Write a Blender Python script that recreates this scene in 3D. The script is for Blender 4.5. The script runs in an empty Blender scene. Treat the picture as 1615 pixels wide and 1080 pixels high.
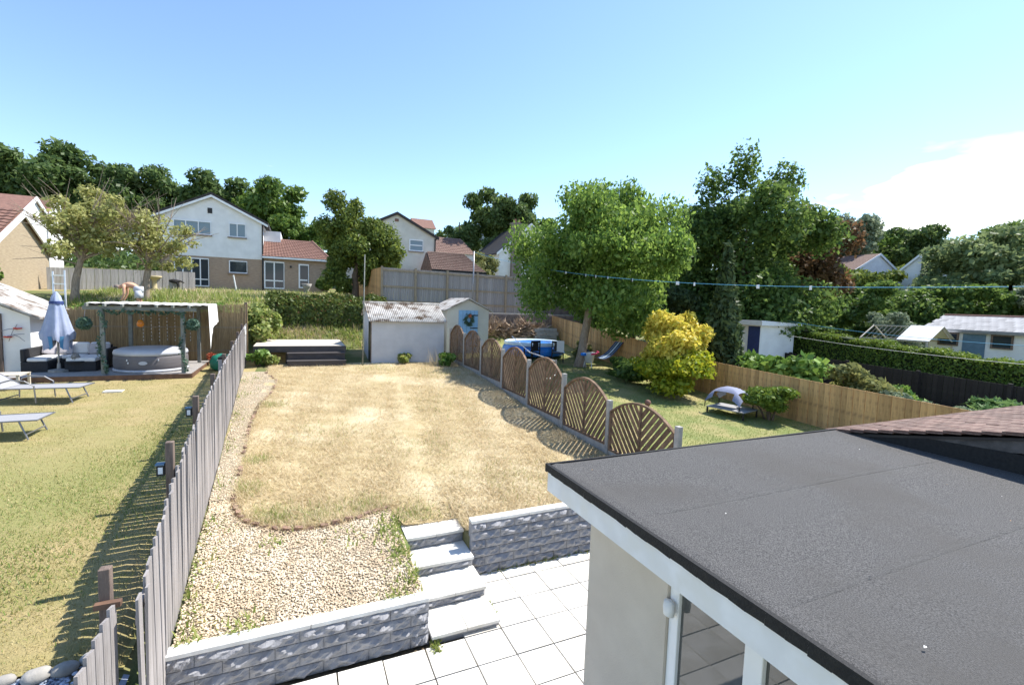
import bpy, bmesh, math, random
import numpy as np
from mathutils import Vector, Matrix
random.seed(7)
RNG = np.random.default_rng(11)
scene = bpy.context.scene
col = scene.collection

# ---------------------------------------------------------------- camera
YAW, PITCH, ROLL, CAMZ = 0.4229, 0.0798, -0.0332, 3.753
cam_d = bpy.data.cameras.new('camera'); cam = bpy.data.objects.new('camera', cam_d); col.objects.link(cam)
fw = Vector((math.sin(YAW)*math.cos(PITCH), math.cos(YAW)*math.cos(PITCH), -math.sin(PITCH)))
rt = Vector((math.cos(YAW), -math.sin(YAW), 0)); up = rt.cross(fw)
cx = rt*math.cos(ROLL) - up*math.sin(ROLL); cy = rt*math.sin(ROLL) + up*math.cos(ROLL)
m = Matrix.Identity(4)
for i in range(3):
    m[i][0], m[i][1], m[i][2] = cx[i], cy[i], -fw[i]
m[2][3] = CAMZ
cam.matrix_world = m
cam_d.sensor_width = 36; cam_d.lens = 36*749/1615; cam_d.clip_start = .05; cam_d.clip_end = 2000
scene.camera = cam
# ---------------------------------------------------------------- sky, sun, exposure
CLX, CLY = 4.5813, -18.2024
SUN_EL, SUN_AZ = math.radians(54), math.radians(85.8)
world = bpy.data.worlds.new('World'); scene.world = world; world.use_nodes = True
nt = world.node_tree; nt.nodes.clear()
wo = nt.nodes.new('ShaderNodeOutputWorld'); bg = nt.nodes.new('ShaderNodeBackground'); sky = nt.nodes.new('ShaderNodeTexSky')
sky.sky_type = 'NISHITA'; sky.sun_disc = False; sky.sun_elevation = SUN_EL; sky.sun_rotation = SUN_AZ
sky.air_density = 1.0; sky.dust_density = 0.15; sky.ozone_density = 3.4; sky.altitude = 50
bg.inputs['Strength'].default_value = 0.118
# a low bank of summer cloud round the horizon, broken up by noise
tc = nt.nodes.new('ShaderNodeTexCoord'); sp = nt.nodes.new('ShaderNodeSeparateXYZ'); nz = nt.nodes.new('ShaderNodeTexNoise')
nz.inputs['Scale'].default_value = 1.7; nz.inputs['Detail'].default_value = 6; nz.inputs['Roughness'].default_value = .5
mp = nt.nodes.new('ShaderNodeMapping'); mp.inputs['Scale'].default_value = (1, 1, 3.2); mp.inputs['Location'].default_value = (CLX, CLY, 0)
nt.links.new(tc.outputs['Generated'], sp.inputs[0]); nt.links.new(tc.outputs['Generated'], mp.inputs[0]); nt.links.new(mp.outputs[0], nz.inputs['Vector'])
r1 = nt.nodes.new('ShaderNodeMapRange'); r1.inputs['From Min'].default_value = .565; r1.inputs['From Max'].default_value = .61
r2 = nt.nodes.new('ShaderNodeMapRange'); r2.inputs['From Min'].default_value = .285; r2.inputs['From Max'].default_value = .215
nt.links.new(nz.outputs['Fac'], r1.inputs['Value']); nt.links.new(sp.outputs['Z'], r2.inputs['Value'])
mu = nt.nodes.new('ShaderNodeMath'); mu.operation = 'MULTIPLY'; nt.links.new(r1.outputs[0], mu.inputs[0]); nt.links.new(r2.outputs[0], mu.inputs[1])
mx = nt.nodes.new('ShaderNodeMix'); mx.data_type = 'RGBA'; mx.inputs['B'].default_value = (8.5, 8.6, 8.8, 1)
nt.links.new(mu.outputs[0], mx.inputs['Factor']); nt.links.new(sky.outputs[0], mx.inputs['A'])
nt.links.new(mx.outputs['Result'], bg.inputs['Color']); nt.links.new(bg.outputs[0], wo.inputs[0])
sd = bpy.data.lights.new('sun', 'SUN'); sd.energy = 3.8; sd.angle = math.radians(.53); sd.color = (1, .955, .88)
so = bpy.data.objects.new('sun', sd); col.objects.link(so)
sdir = Vector((math.sin(SUN_AZ)*math.cos(SUN_EL), math.cos(SUN_AZ)*math.cos(SUN_EL), math.sin(SUN_EL)))
so.rotation_euler = sdir.to_track_quat('Z', 'Y').to_euler(); so.location = (30, 5, 40)
vs = scene.view_settings; vs.view_transform = 'Standard'; vs.look = 'None'; vs.exposure = 1.26; vs.gamma = 1; vs.use_curve_mapping = False

# ---------------------------------------------------------------- materials
def lin(h):
    h = h.lstrip('#'); c = [int(h[i:i+2], 16)/255 for i in (0, 2, 4)]
    return tuple(v/12.92 if v <= .04045 else ((v+.055)/1.055)**2.4 for v in c)
def mat(name, c1, c2=None, scale=8, rough=.8, bump=0, bscale=None, detail=5, stretch=(1, 1, 1), metal=0, spec=.3, lo=.35, hi=.65, c3=None, scale3=1.2, island=0):
    M = bpy.data.materials.new(name); M.use_nodes = True; t = M.node_tree; b = t.nodes['Principled BSDF']
    b.inputs['Roughness'].default_value = rough; b.inputs['Metallic'].default_value = metal; b.inputs['Specular IOR Level'].default_value = spec
    c1 = tuple(c1)+(1,); c2 = tuple(c2)+(1,) if c2 else tuple(v*.8 for v in c1[:3])+(1,)
    tc = t.nodes.new('ShaderNodeTexCoord'); mp = t.nodes.new('ShaderNodeMapping'); mp.inputs['Scale'].default_value = stretch
    t.links.new(tc.outputs['Object'], mp.inputs[0])
    n = t.nodes.new('ShaderNodeTexNoise'); n.inputs['Scale'].default_value = scale; n.inputs['Detail'].default_value = detail
    t.links.new(mp.outputs[0], n.inputs['Vector'])
    r = t.nodes.new('ShaderNodeValToRGB'); r.color_ramp.elements[0].position = lo; r.color_ramp.elements[1].position = hi
    r.color_ramp.elements[0].color = c1; r.color_ramp.elements[1].color = c2
    t.links.new(n.outputs['Fac'], r.inputs[0]); out = r.outputs[0]
    if c3:
        n3 = t.nodes.new('ShaderNodeTexNoise'); n3.inputs['Scale'].default_value = scale3; n3.inputs['Detail'].default_value = 4
        t.links.new(tc.outputs['Object'], n3.inputs['Vector'])
        r3 = t.nodes.new('ShaderNodeMapRange'); r3.inputs['From Min'].default_value = .48; r3.inputs['From Max'].default_value = .66
        t.links.new(n3.outputs['Fac'], r3.inputs['Value'])
        q = t.nodes.new('ShaderNodeMix'); q.data_type = 'RGBA'; q.inputs['B'].default_value = tuple(c3)+(1,)
        t.links.new(r3.outputs[0], q.inputs['Factor']); t.links.new(out, q.inputs['A']); out = q.outputs['Result']
    if island:      # each separate piece a little lighter or darker
        oi = t.nodes.new('ShaderNodeObjectInfo'); ge = t.nodes.new('ShaderNodeNewGeometry'); ad = t.nodes.new('ShaderNodeMath'); ad.operation = 'ADD'
        t.links.new(oi.outputs['Random'], ad.inputs[0]); t.links.new(ge.outputs['Random Per Island'], ad.inputs[1])
        fr = t.nodes.new('ShaderNodeMath'); fr.operation = 'FRACT'; t.links.new(ad.outputs[0], fr.inputs[0])
        mr = t.nodes.new('ShaderNodeMapRange'); mr.inputs['To Min'].default_value = 1-island; mr.inputs['To Max'].default_value = 1+island
        t.links.new(fr.outputs[0], mr.inputs['Value'])
        hs = t.nodes.new('ShaderNodeHueSaturation'); t.links.new(mr.outputs[0], hs.inputs['Value']); t.links.new(out, hs.inputs['Color']); out = hs.outputs[0]
    t.links.new(out, b.inputs['Base Color'])
    if bump:
        n2 = t.nodes.new('ShaderNodeTexNoise'); n2.inputs['Scale'].default_value = bscale or scale*3; n2.inputs['Detail'].default_value = 6
        t.links.new(mp.outputs[0], n2.inputs['Vector'])
        bp = t.nodes.new('ShaderNodeBump'); bp.inputs['Strength'].default_value = min(1, bump); bp.inputs['Distance'].default_value = .02
        t.links.new(n2.outputs['Fac'], bp.inputs['Height']); t.links.new(bp.outputs[0], b.inputs['Normal'])
    return M
def leafmat(name, c1, c2, trans=.35, c3=None):
    M = bpy.data.materials.new(name); M.use_nodes = True; t = M.node_tree; t.nodes.clear()
    o = t.nodes.new('ShaderNodeOutputMaterial'); ge = t.nodes.new('ShaderNodeNewGeometry')
    r = t.nodes.new('ShaderNodeValToRGB'); r.color_ramp.elements[0].color = tuple(c1)+(1,); r.color_ramp.elements[1].color = tuple(c2)+(1,)
    if c3:
        e = r.color_ramp.elements.new(.93); e.color = tuple(c2)+(1,); r.color_ramp.elements[2].color = tuple(c3)+(1,)
    t.links.new(ge.outputs['Random Per Island'], r.inputs[0])
    d = t.nodes.new('ShaderNodeBsdfDiffuse'); tr = t.nodes.new('ShaderNodeBsdfTranslucent'); g = t.nodes.new('ShaderNodeBsdfGlossy'); g.inputs['Roughness'].default_value = .45
    hs = t.nodes.new('ShaderNodeHueSaturation'); hs.inputs['Value'].default_value = 1.5; hs.inputs['Hue'].default_value = .485
    t.links.new(r.outputs[0], d.inputs[0]); t.links.new(r.outputs[0], hs.inputs['Color']); t.links.new(hs.outputs[0], tr.inputs[0])
    m1 = t.nodes.new('ShaderNodeMixShader'); m1.inputs[0].default_value = trans; t.links.new(d.outputs[0], m1.inputs[1]); t.links.new(tr.outputs[0], m1.inputs[2])
    m2 = t.nodes.new('ShaderNodeMixShader'); m2.inputs[0].default_value = .018; t.links.new(m1.outputs[0], m2.inputs[1]); t.links.new(g.outputs[0], m2.inputs[2])
    t.links.new(m2.outputs[0], o.inputs[0]); return M
def glass(name, c, rough=.02, spec=.35):
    M = bpy.data.materials.new(name); M.use_nodes = True; b = M.node_tree.nodes['Principled BSDF']
    b.inputs['Base Color'].default_value = tuple(c)+(1,); b.inputs['Roughness'].default_value = rough; b.inputs['Specular IOR Level'].default_value = spec; b.inputs['IOR'].default_value = 1.45
    return M
W = dict(
 ground=mat('rough_ground', (.16, .15, .06), (.09, .13, .035), 1.5, .95, .8, 20, c3=(.30, .24, .12), scale3=.5),
 straw=mat('dry_lawn', (.395, .31, .162), (.51, .42, .255), 2.2, .95, 1, 60, c3=(.57, .49, .33), scale3=.45),
 lawn_l=mat('parched_lawn', (.40, .315, .155), (.31, .27, .11), 1.1, .95, .9, 70, stretch=(1, 2.2, 1), c3=(.27, .26, .095), scale3=.3),
 lawn_r=mat('green_lawn', (.16, .20, .06), (.27, .26, .10), 1.3, .95, .9, 70, c3=(.36, .30, .14), scale3=.9),
 gravelbed=mat('gravel_bed', (.42, .36, .26), (.26, .21, .14), 30, .95, .8, 80),
 pebble=mat('pebbles', (.66, .555, .41), (.55, .43, .29), 3, .8, island=.35),
 slab=mat('patio_slab', (.72, .70, .66), (.62, .60, .55), 5, .85, .25, 60, island=.06, c3=(.55, .52, .46), scale3=1.5),
 joint=mat('joint_soil', (.10, .075, .045), (.05, .045, .03), 20, .95),
 block=mat('grey_painted_block', (.31, .31, .325), (.25, .25, .265), 9, .7, .3, 50, island=.05),
 cap=mat('white_coping', (.74, .73, .70), (.64, .62, .58), 6, .8, .2, 60),
 felt=mat('roof_felt', (.045, .044, .043), (.145, .14, .135), 150, .85, .6, 260, detail=2, c3=(.085, .08, .074), scale3=.9),
 feltedge=mat('felt_edge', (.012, .012, .013), (.02, .02, .02), 40, .7, .3),
 upvc=mat('white_upvc', (.80, .81, .82), (.74, .75, .76), 3, .35, spec=.5),
 fascia=mat('white_fascia', (.78, .79, .80), (.66, .67, .68), 4, .4, spec=.45, c3=(.70, .70, .68), scale3=5),
 render=mat('beige_render', (.56, .50, .42), (.51, .45, .375), 3, .9, .25, 120),
 whitewall=mat('white_render', (.78, .78, .77), (.70, .70, .69), 2, .9, .15, 60),
 cream=mat('cream_render', (.62, .60, .53), (.54, .52, .46), 1.5, .9, .2, 40),
 tile=mat('brown_roof_tile', (.105, .062, .05), (.16, .095, .075), 6, .85, .4, 60, island=.28, c3=(.21, .15, .12), scale3=9),
 redtile=mat('red_roof_tile', (.225, .125, .095), (.175, .095, .075), 5, .85, .3, 40, island=.15),
 darkroof=mat('dark_verge', (.035, .03, .03), (.05, .045, .04), 5, .7),
 board=mat('weathered_bargeboard', (.12, .11, .105), (.05, .047, .045), 7, .8, .3, 30),
 brick=mat('buff_brick', (.40, .30, .22), (.30, .22, .165), 4, .9, .3, 30, stretch=(1, 1, 5)),
 picket=mat('silvered_timber', (.34, .315, .305), (.23, .21, .20), 9, .85, .4, 30, stretch=(4, 4, .35), island=.14),
 postwood=mat('dark_timber_post', (.20, .15, .12), (.12, .09, .075), 9, .85, .4, 30, stretch=(3, 3, .4)),
 trellis=mat('brown_trellis_timber', (.21, .135, .085), (.13, .085, .055), 8, .85, .35, 30, island=.28),
 concrete=mat('concrete', (.40, .38, .35), (.30, .29, .27), 7, .9, .3, 40),
 newwood=mat('new_larch_boards', (.60, .37, .165), (.48, .28, .12), 5, .8, .3, 30, stretch=(4, 4, .4), island=.24, c3=(.36, .21, .10), scale3=7),
 greywood=mat('grey_fence_boards', (.34, .325, .31), (.265, .25, .24), 6, .9, .3, 30, stretch=(4, 4, .4), island=.12),
 railwood=mat('pale_fence_rail', (.34, .28, .20), (.27, .22, .15), 6, .9, .3),
 blackwood=mat('black_stained_boards', (.022, .018, .018), (.035, .03, .028), 6, .8, .3, island=.2),
 bamboo=mat('bamboo_screen', (.42, .31, .17), (.27, .19, .10), 14, .9, .3, 40, stretch=(6, 6, .3), island=.25),
 deckdark=mat('dark_deck_timber', (.055, .05, .05), (.085, .075, .07), 7, .7, .3, 30, stretch=(.5, 4, 4), island=.1),
 deckpale=mat('bleached_deck_boards', (.56, .51, .43), (.48, .43, .36), 7, .85, .3, 30, stretch=(.5, 4, 4), island=.08),
 deckbrown=mat('brown_deck_edge', (.17, .095, .06), (.11, .065, .045), 7, .8, .3),
 asb=mat('corrugated_cement', (.50, .48, .45), (.38, .36, .33), 5, .95, .4, 50, c3=(.11, .075, .05), scale3=2.6),
 slate=mat('slate_roof', (.34, .34, .35), (.25, .25, .26), 6, .8, .3, island=.2),
 shedgrey=mat('pale_grey_render', (.50, .51, .53), (.45, .46, .48), 3, .9, .2, 60),
 bluedoor=mat('sky_blue_paint', (.27, .47, .70), (.23, .42, .64), 6, .6),
 bluegrey=mat('slate_blue_paint', (.12, .20, .28), (.10, .17, .24), 6, .6),
 navy=mat('navy_paint', (.03, .05, .16), (.025, .045, .14), 6, .6),
 metal=mat('grey_tube_metal', (.28, .28, .29), (.24, .24, .25), 8, .4, metal=.7, spec=.5),
 alu=mat('aluminium', (.70, .71, .72), (.62, .63, .64), 8, .35, metal=.6, spec=.5),
 sling=mat('grey_sling_fabric', (.32, .32, .33), (.27, .27, .28), 60, .9, .2),
 rattan=mat('black_rattan', (.035, .035, .038), (.02, .02, .022), 70, .7, .7, 90),
 cushion=mat('white_cushion', (.74, .73, .71), (.66, .65, .64), 6, .95, .2),
 greycush=mat('grey_cushion', (.42, .40, .41), (.36, .34, .36), 6, .95, .2),
 canopyblue=mat('blue_grey_canopy', (.24, .26, .36), (.20, .22, .31), 5, .8), buff=mat('yellow_buff_brick', (.40, .325, .225), (.32, .255, .175), 4, .9, .3, 30, stretch=(1, 1, 5)),
 tub=mat('grey_tub_vinyl', (.155, .145, .15), (.12, .11, .115), 9, .6, .2, 40, stretch=(.4, .4, 6)),
 tubtop=mat('pale_tub_cover', (.46, .47, .50), (.41, .42, .45), 4, .5, .1),
 parasol=mat('faded_blue_canvas', (.27, .32, .46), (.34, .385, .52), 4, .9, .2),
 parasolin=mat('bright_blue_canvas', (.08, .24, .44), (.07, .21, .39), 4, .9, .2),
 sail=mat('white_shade_cloth', (.82, .81, .78), (.76, .75, .72), 3, .9, .1),
 pergola=mat('grey_green_timber', (.22, .23, .21), (.16, .17, .155), 8, .85, .3),
 bark=mat('bark', (.17, .125, .09), (.085, .065, .05), 9, .95, .8, 25, stretch=(3, 3, .6)),
 palebark=mat('pale_bark', (.36, .29, .22), (.22, .17, .13), 9, .95, .6, 25, stretch=(3, 3, .6)),
 poolblue=mat('pool_blue_vinyl', (.02, .22, .72), (.02, .18, .62), 3, .35, spec=.5),
 poolrim=mat('pool_pale_rim', (.62, .74, .82), (.55, .68, .78), 5, .4),
 water=glass('pool_water', (.25, .48, .60), .05),
 blackplastic=mat('black_plastic', (.015, .015, .016), (.022, .022, .023), 8, .45),
 whiteplastic=mat('white_plastic', (.74, .75, .75), (.66, .67, .68), 5, .5),
 pink=mat('pink_plastic', (.75, .06, .16), (.68, .05, .14), 5, .5), red=mat('red_paint', (.58, .07, .05), (.48, .06, .05), 6, .6),
 greentarp=mat('green_tarp', (.02, .20, .13), (.015, .15, .10), 6, .5, .4, 12),
 amber=mat('amber_glass', (.55, .20, .02), (.45, .14, .02), 6, .2), skin=mat('skin', (.58, .33, .22), (.52, .29, .19), 6, .6), hair=mat('grey_hair', (.25, .2, .17), (.18, .14, .12), 20, .8),
 shorts=mat('pale_shorts', (.52, .53, .57), (.46, .47, .51), 8, .9), black=mat('black_fur', (.015, .014, .014), (.03, .028, .028), 20, .9, .4), whitefur=mat('white_fur', (.7, .68, .65), (.6, .58, .55), 20, .9, .4),
 stone=mat('grey_stone', (.36, .34, .31), (.24, .23, .21), 7, .9, .5, 20, island=.2), yellowstone=mat('sandstone', (.52, .43, .25), (.44, .36, .2), 7, .9, .4),
 bluegravel=mat('blue_grey_chippings', (.36, .41, .50), (.24, .28, .36), 4, .9, island=.3), edging=mat('edging_brick', (.27, .17, .12), (.19, .13, .10), 9, .9, .4, 40, island=.25),
 blockwall=mat('old_block_wall', (.27, .22, .20), (.19, .155, .14), 5, .95, .4, 30, island=.15),
 pane=glass('window_pane', (.035, .045, .055)), panecurtain=glass('curtained_pane', (.20, .26, .30), .08), doorglass=glass('door_glass', (.07, .072, .07), .01, 1.0),
 rope=mat('blue_line', (.10, .35, .55), (.08, .3, .5), 9, .6), whiterope=mat('white_rope', (.75, .74, .7), (.65, .64, .6), 9, .8), pegs=mat('pale_peg', (.8, .8, .8), (.7, .7, .72), 9, .5),
 lgreen=leafmat('fresh_leaves', (.075, .155, .028), (.19, .29, .06), .5), dgreen=leafmat('dark_leaves', (.04, .09, .02), (.14, .215, .05), .42),
 oak=leafmat('oak_leaves', (.045, .085, .026), (.13, .195, .06), .4), oak2=leafmat('bright_oak_leaves', (.055, .11, .022), (.14, .22, .045), .35),
 conif=leafmat('conifer_sprays', (.05, .09, .02), (.20, .25, .05), .3), cyp=leafmat('cypress_sprays', (.035, .06, .025), (.095, .14, .055), .25),
 yellow=leafmat('golden_leaves', (.36, .36, .035), (.76, .65, .14), .4), ygreen=leafmat('green_gold_leaves', (.13, .21, .015), (.40, .40, .03), .4), privet=leafmat('hedge_leaves', (.045, .07, .02), (.13, .17, .04), .25, (.28, .14, .07)),
 clip=leafmat('clipped_conifer', (.07, .13, .02), (.18, .25, .04), .25), laurel=leafmat('laurel_leaves', (.07, .15, .025), (.20, .32, .07), .3), fruit=leafmat('yellowing_leaves', (.20, .22, .06), (.42, .42, .17), .4), olive=leafmat('olive_leaves', (.12, .14, .05), (.27, .28, .10), .35),
 willow=leafmat('willow_leaves', (.10, .145, .06), (.22, .28, .12), .4), silver=leafmat('silver_leaves', (.10, .14, .08), (.24, .29, .19), .3), copper=leafmat('copper_leaves', (.075, .05, .025), (.19, .115, .05), .35), weed=leafmat('weeds', (.12, .19, .035), (.32, .35, .11), .4, (.45, .34, .18)),
 drygrass=leafmat('hay', (.39, .31, .165), (.67, .575, .38), .3, (.32, .33, .15)), shortgrass=leafmat('lawn_blades', (.26, .25, .09), (.48, .39, .19), .25), shortgreen=leafmat('green_blades', (.09, .17, .03), (.24, .27, .07), .25), garland=leafmat('ivy_garland', (.05, .10, .07), (.12, .19, .13), .2), redplant=leafmat('red_plant', (.35, .09, .05), (.5, .2, .1), .3), flower=leafmat('petals', (.6, .25, .45), (.75, .6, .6), .3), fern=leafmat('fern_sprays', (.06, .13, .04), (.16, .26, .09), .3),

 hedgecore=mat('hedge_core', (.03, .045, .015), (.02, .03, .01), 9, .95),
 twig=mat('dry_twigs', (.40, .31, .23), (.28, .21, .15), 9, .95))

# ---------------------------------------------------------------- mesh helpers
class MB:
    def __init__(s): s.v = []; s.f = []
    def add(s, vs, fs):
        o = len(s.v); s.v += [tuple(p) for p in vs]; s.f += [tuple(i+o for i in f) for f in fs]; return s
    def box(s, x0, x1, y0, y1, z0, z1, rot=None, piv=None):
        P = [(x, y, z) for z in (z0, z1) for y in (y0, y1) for x in (x0, x1)]
        if rot is not None:
            pv = Vector(piv or ((x0+x1)/2, (y0+y1)/2, (z0+z1)/2)); P = [tuple(rot @ (Vector(p)-pv) + pv) for p in P]
        return s.add(P, [(0, 2, 3, 1), (4, 5, 7, 6), (0, 1, 5, 4), (2, 6, 7, 3), (0, 4, 6, 2), (1, 3, 7, 5)])
    def tube(s, pts, r, n=8, cap=True):
        pts = [Vector(p) for p in pts]; rs = r if isinstance(r, (list, tuple)) else [r]*len(pts); o = len(s.v); prev = None
        for i, p in enumerate(pts):
            d = (pts[min(i+1, len(pts)-1)]-pts[max(i-1, 0)])
            d = d.normalized() if d.length > 1e-9 else Vector((0, 0, 1))
            if prev is None: a = d.orthogonal().normalized()
            else:
                a = prev - d*prev.dot(d); a = a.normalized() if a.length > 1e-6 else d.orthogonal().normalized()
            prev = a; b = d.cross(a)
            for k in range(n):
                t = 2*math.pi*k/n; s.v.append(tuple(p+(a*math.cos(t)+b*math.sin(t))*rs[i]))
        for i in range(len(pts)-1):
            for k in range(n): s.f.append((o+i*n+k, o+i*n+(k+1) % n, o+(i+1)*n+(k+1) % n, o+(i+1)*n+k))
        if cap: s.f.append(tuple(o+k for k in range(n))[::-1]); s.f.append(tuple(o+(len(pts)-1)*n+k for k in range(n)))
        return s
    def lathe(s, prof, n=20, c=(0, 0, 0), sx=1, sy=1):
        o = len(s.v)
        for r, z in prof:
            for k in range(n): t = 2*math.pi*k/n; s.v.append((c[0]+r*math.cos(t)*sx, c[1]+r*math.sin(t)*sy, c[2]+z))
        for i in range(len(prof)-1):
            for k in range(n): s.f.append((o+i*n+k, o+i*n+(k+1) % n, o+(i+1)*n+(k+1) % n, o+(i+1)*n+k))
        s.f.append(tuple(o+k for k in range(n))[::-1]); s.f.append(tuple(o+(len(prof)-1)*n+k for k in range(n))); return s
    def prism(s, poly, y0, y1, axis='y'):       # polygon in XZ pushed along Y (or in YZ pushed along X)
        n = len(poly); f = (lambda a, b, t: (a, t, b)) if axis == 'y' else (lambda a, b, t: (t, a, b)) if axis == 'x' else (lambda a, b, t: (a, b, t))
        s.add([f(a, b, y0) for a, b in poly]+[f(a, b, y1) for a, b in poly], [tuple(range(n)), tuple(range(2*n-1, n-1, -1))]+[(i, i+n, (i+1) % n+n, (i+1) % n) for i in range(n)]); return s
    def mesh(s, name, m, smooth=False):
        me = bpy.data.meshes.new(name); me.from_pydata(s.v, [], s.f); me.materials.append(W[m] if isinstance(m, str) else m)
        bm = bmesh.new(); bm.from_mesh(me); bmesh.ops.recalc_face_normals(bm, faces=bm.faces); bm.to_mesh(me); bm.free()
        if smooth:
            for p in me.polygons: p.use_smooth = True
        return me
    def build(s, name, m, parent=None, loc=None, smooth=False, bevel=0): return place(s.mesh(name, m, smooth), name, parent, loc, bevel=bevel)
def place(me, name, parent=None, loc=None, rot=None, scale=None, bevel=0):
    o = bpy.data.objects.new(name, me); col.objects.link(o)
    if parent is not None: o.parent = parent
    if loc is not None: o.location = loc
    if rot is not None: o.rotation_euler = rot
    if scale is not None: o.scale = scale if hasattr(scale, '__len__') else (scale,)*3
    if bevel:
        b = o.modifiers.new('bevel', 'BEVEL'); b.width = bevel; b.segments = 2; b.limit_method = 'ANGLE'
    return o
def npmesh(name, V, F, m):
    me = bpy.data.meshes.new(name); V = np.asarray(V, np.float32); F = np.asarray(F, np.int32); k = F.shape[1]
    me.vertices.add(len(V)); me.vertices.foreach_set('co', V.ravel()); me.loops.add(F.size); me.loops.foreach_set('vertex_index', F.ravel())
    me.polygons.add(len(F)); me.polygons.foreach_set('loop_start', np.arange(0, F.size, k, dtype=np.int32)); me.update(calc_edges=True)
    me.materials.append(W[m] if isinstance(m, str) else m); return me
def tag(o, label=None, cat=None, group=None, kind=None):
    if label: o['label'] = label
    if cat: o['category'] = cat
    if group: o['group'] = group
    if kind: o['kind'] = kind
    return o
def thing(name, loc, label, cat, group=None, rz=0):
    o = bpy.data.objects.new(name, None); col.objects.link(o); o.location = loc; o.rotation_euler = (0, 0, rz); o.empty_display_size = .2
    return tag(o, label, cat, group)
def copy_tree(o, parent=None):
    c = o.copy(); col.objects.link(c); c.parent = parent
    for ch in [x for x in bpy.data.objects if x.parent == o]: copy_tree(ch, c)
    return c
def smooth(o):
    for p in o.data.polygons: p.use_smooth = True
    return o

# ---------------------------------------------------------------- terrain
PY = ([-5, 4.9, 6.5, 8, 10, 12, 14, 16, 18.5, 20, 22.2, 23.2, 24.5, 27, 33, 40, 60, 120, 400], [.45, .49, .6, .68, .76, .88, 1.06, 1.19, 1.27, 1.4, 1.8, 2.45, 3.0, 3.55, 3.95, 4.2, 6.0, 9, 20])
PR = ([-5, 5, 12, 25, 60, 120, 400], [.3, .5, .8, 1.3, 2.5, 5, 14])
PL = ([-5, 4.6, 12, 16, 18.5, 20.6, 21.3, 24.5, 27, 33, 40, 60, 120, 400], [.7, .74, .93, 1.19, 1.25, 1.27, 2.5, 3.0, 3.5, 3.95, 4.2, 6, 9, 20])
def zg(x, y):
    x = np.asarray(x, float); y = np.asarray(y, float)
    a = np.interp(y, *PY); l = np.interp(y, *PL); r = np.interp(y, *PR)
    wl = np.clip((-1.2-x)/.3, 0, 1); wr = np.clip((x-13.2)/6, 0, 1)
    return (a*(1-wl)+l*wl)*(1-wr)+r*wr-.075*np.exp(-((x-1.74)/.55)**4-((y-6.6)/.45)**2)
def z1(x, y): return float(zg(x, y))
def xf(y): return -1.1-.0466*(y-4.9)       # the line of the picket fence
def grid(name, xs, ys, zfun, m, kind='structure', parent=None):
    X, Y = np.meshgrid(xs, ys); Z = zfun(X, Y); nx = len(xs); ny = len(ys)
    V = np.stack([X.ravel(), Y.ravel(), Z.ravel()], 1); i = np.arange(nx-1); j = np.arange(ny-1); I, J = np.meshgrid(i, j); b = (J*nx+I).ravel()
    me = npmesh(name, V, np.stack([b, b+1, b+nx+1, b+nx], 1), m)
    for p in me.polygons: p.use_smooth = True
    o = place(me, name, parent)
    return tag(o, kind=kind) if kind else o
def terr(X, Y):
    Z = zg(X, Y)-.03
    pit = (X > -1.09) & (X < 5.8) & (Y < 4.955) | (X > 1.275) & (X < 5.8) & (Y < 6.0) | (X > 1.33) & (X < 2.14) & (Y < 6.5)
    return np.where(pit, -.08, Z)
xs = np.unique(np.concatenate([np.linspace(-300, -30, 14), np.linspace(-30, -9, 12), np.arange(-9, 22, .45), np.linspace(22, 60, 16), np.linspace(60, 300, 12), [-1.1, -1.085, 1.27, 1.28, 1.325, 1.335, 2.135, 2.145, 5.79, 5.81, -1.2, -1.5]]))
ys = np.unique(np.concatenate([np.arange(-5, 45, .5), np.linspace(45, 120, 20), np.linspace(120, 400, 8), [4.95, 4.96, 5.995, 6.005, 6.495, 6.505, 20.6, 21.3]]))
grid('ground', xs, ys, terr, 'ground')
EDGE = [(-1.03, 17.47), (-.61, 15.89), (-.70, 14.52), (-.93, 13.34), (-1.0, 12.13), (-.98, 10.65), (-.93, 9.29), (-.93, 8.33), (-.9, 7.88), (-.79, 7.43), (-.61, 7.15), (-.25, 6.86), (.06, 6.78), (.38, 6.79), (.72, 6.86), (1.1, 7.02), (1.25, 7.08)]
LX = [-.95, -.9, -.79, -.61, -.25, .06, .38, .72, 1.1, 1.25, 1.31, 1.36, 2.14, 2.16, 5.85]; LY = [7.95, 7.85, 7.43, 7.15, 6.86, 6.78, 6.79, 6.86, 7.02, 7.08, 6.75, 6.56, 6.56, 6.07, 6.07]
ey = [p[1] for p in EDGE][:9][::-1]; ex = [p[0] for p in EDGE][:9][::-1]
def in_lawn(x, y):
    return (y > np.interp(x, LX, LY)) & (x > np.where(y > 7.88, np.interp(y, ey, ex), -.95)) & (x < 5.84) & (y < 18.7)
u = np.linspace(0, 1, 60); lx = np.array(sorted(set(list(np.linspace(-.95, 5.85, 40))+LX)))
XX = np.tile(lx, (60, 1)); lo = np.interp(lx, LX, LY); YY = lo[None, :]+(18.9-lo[None, :])*u[:, None]
ZZ = zg(XX, YY)+.02+.012*np.sin(XX*5+YY*3)*np.sin(YY*4.3-XX)
n = len(lx); b_ = (np.arange(59)[:, None]*n+np.arange(n-1)[None, :]).ravel()
tag(place(npmesh('dry_lawn', np.stack([XX.ravel(), YY.ravel(), ZZ.ravel()], 1), np.stack([b_, b_+1, b_+n+1, b_+n], 1), 'straw'), 'lawn'), kind='structure')
grid('gravel_bed', np.linspace(-1.08, 1.27, 14), np.arange(4.965, 8, .2), lambda X, Y: zg(X, Y)+.004, 'gravelbed')
grid('gravel_path', np.linspace(0, 1, 6), np.arange(8, 17.6, .3), lambda X, Y: zg(0, Y)+.004, 'gravelbed')
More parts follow.
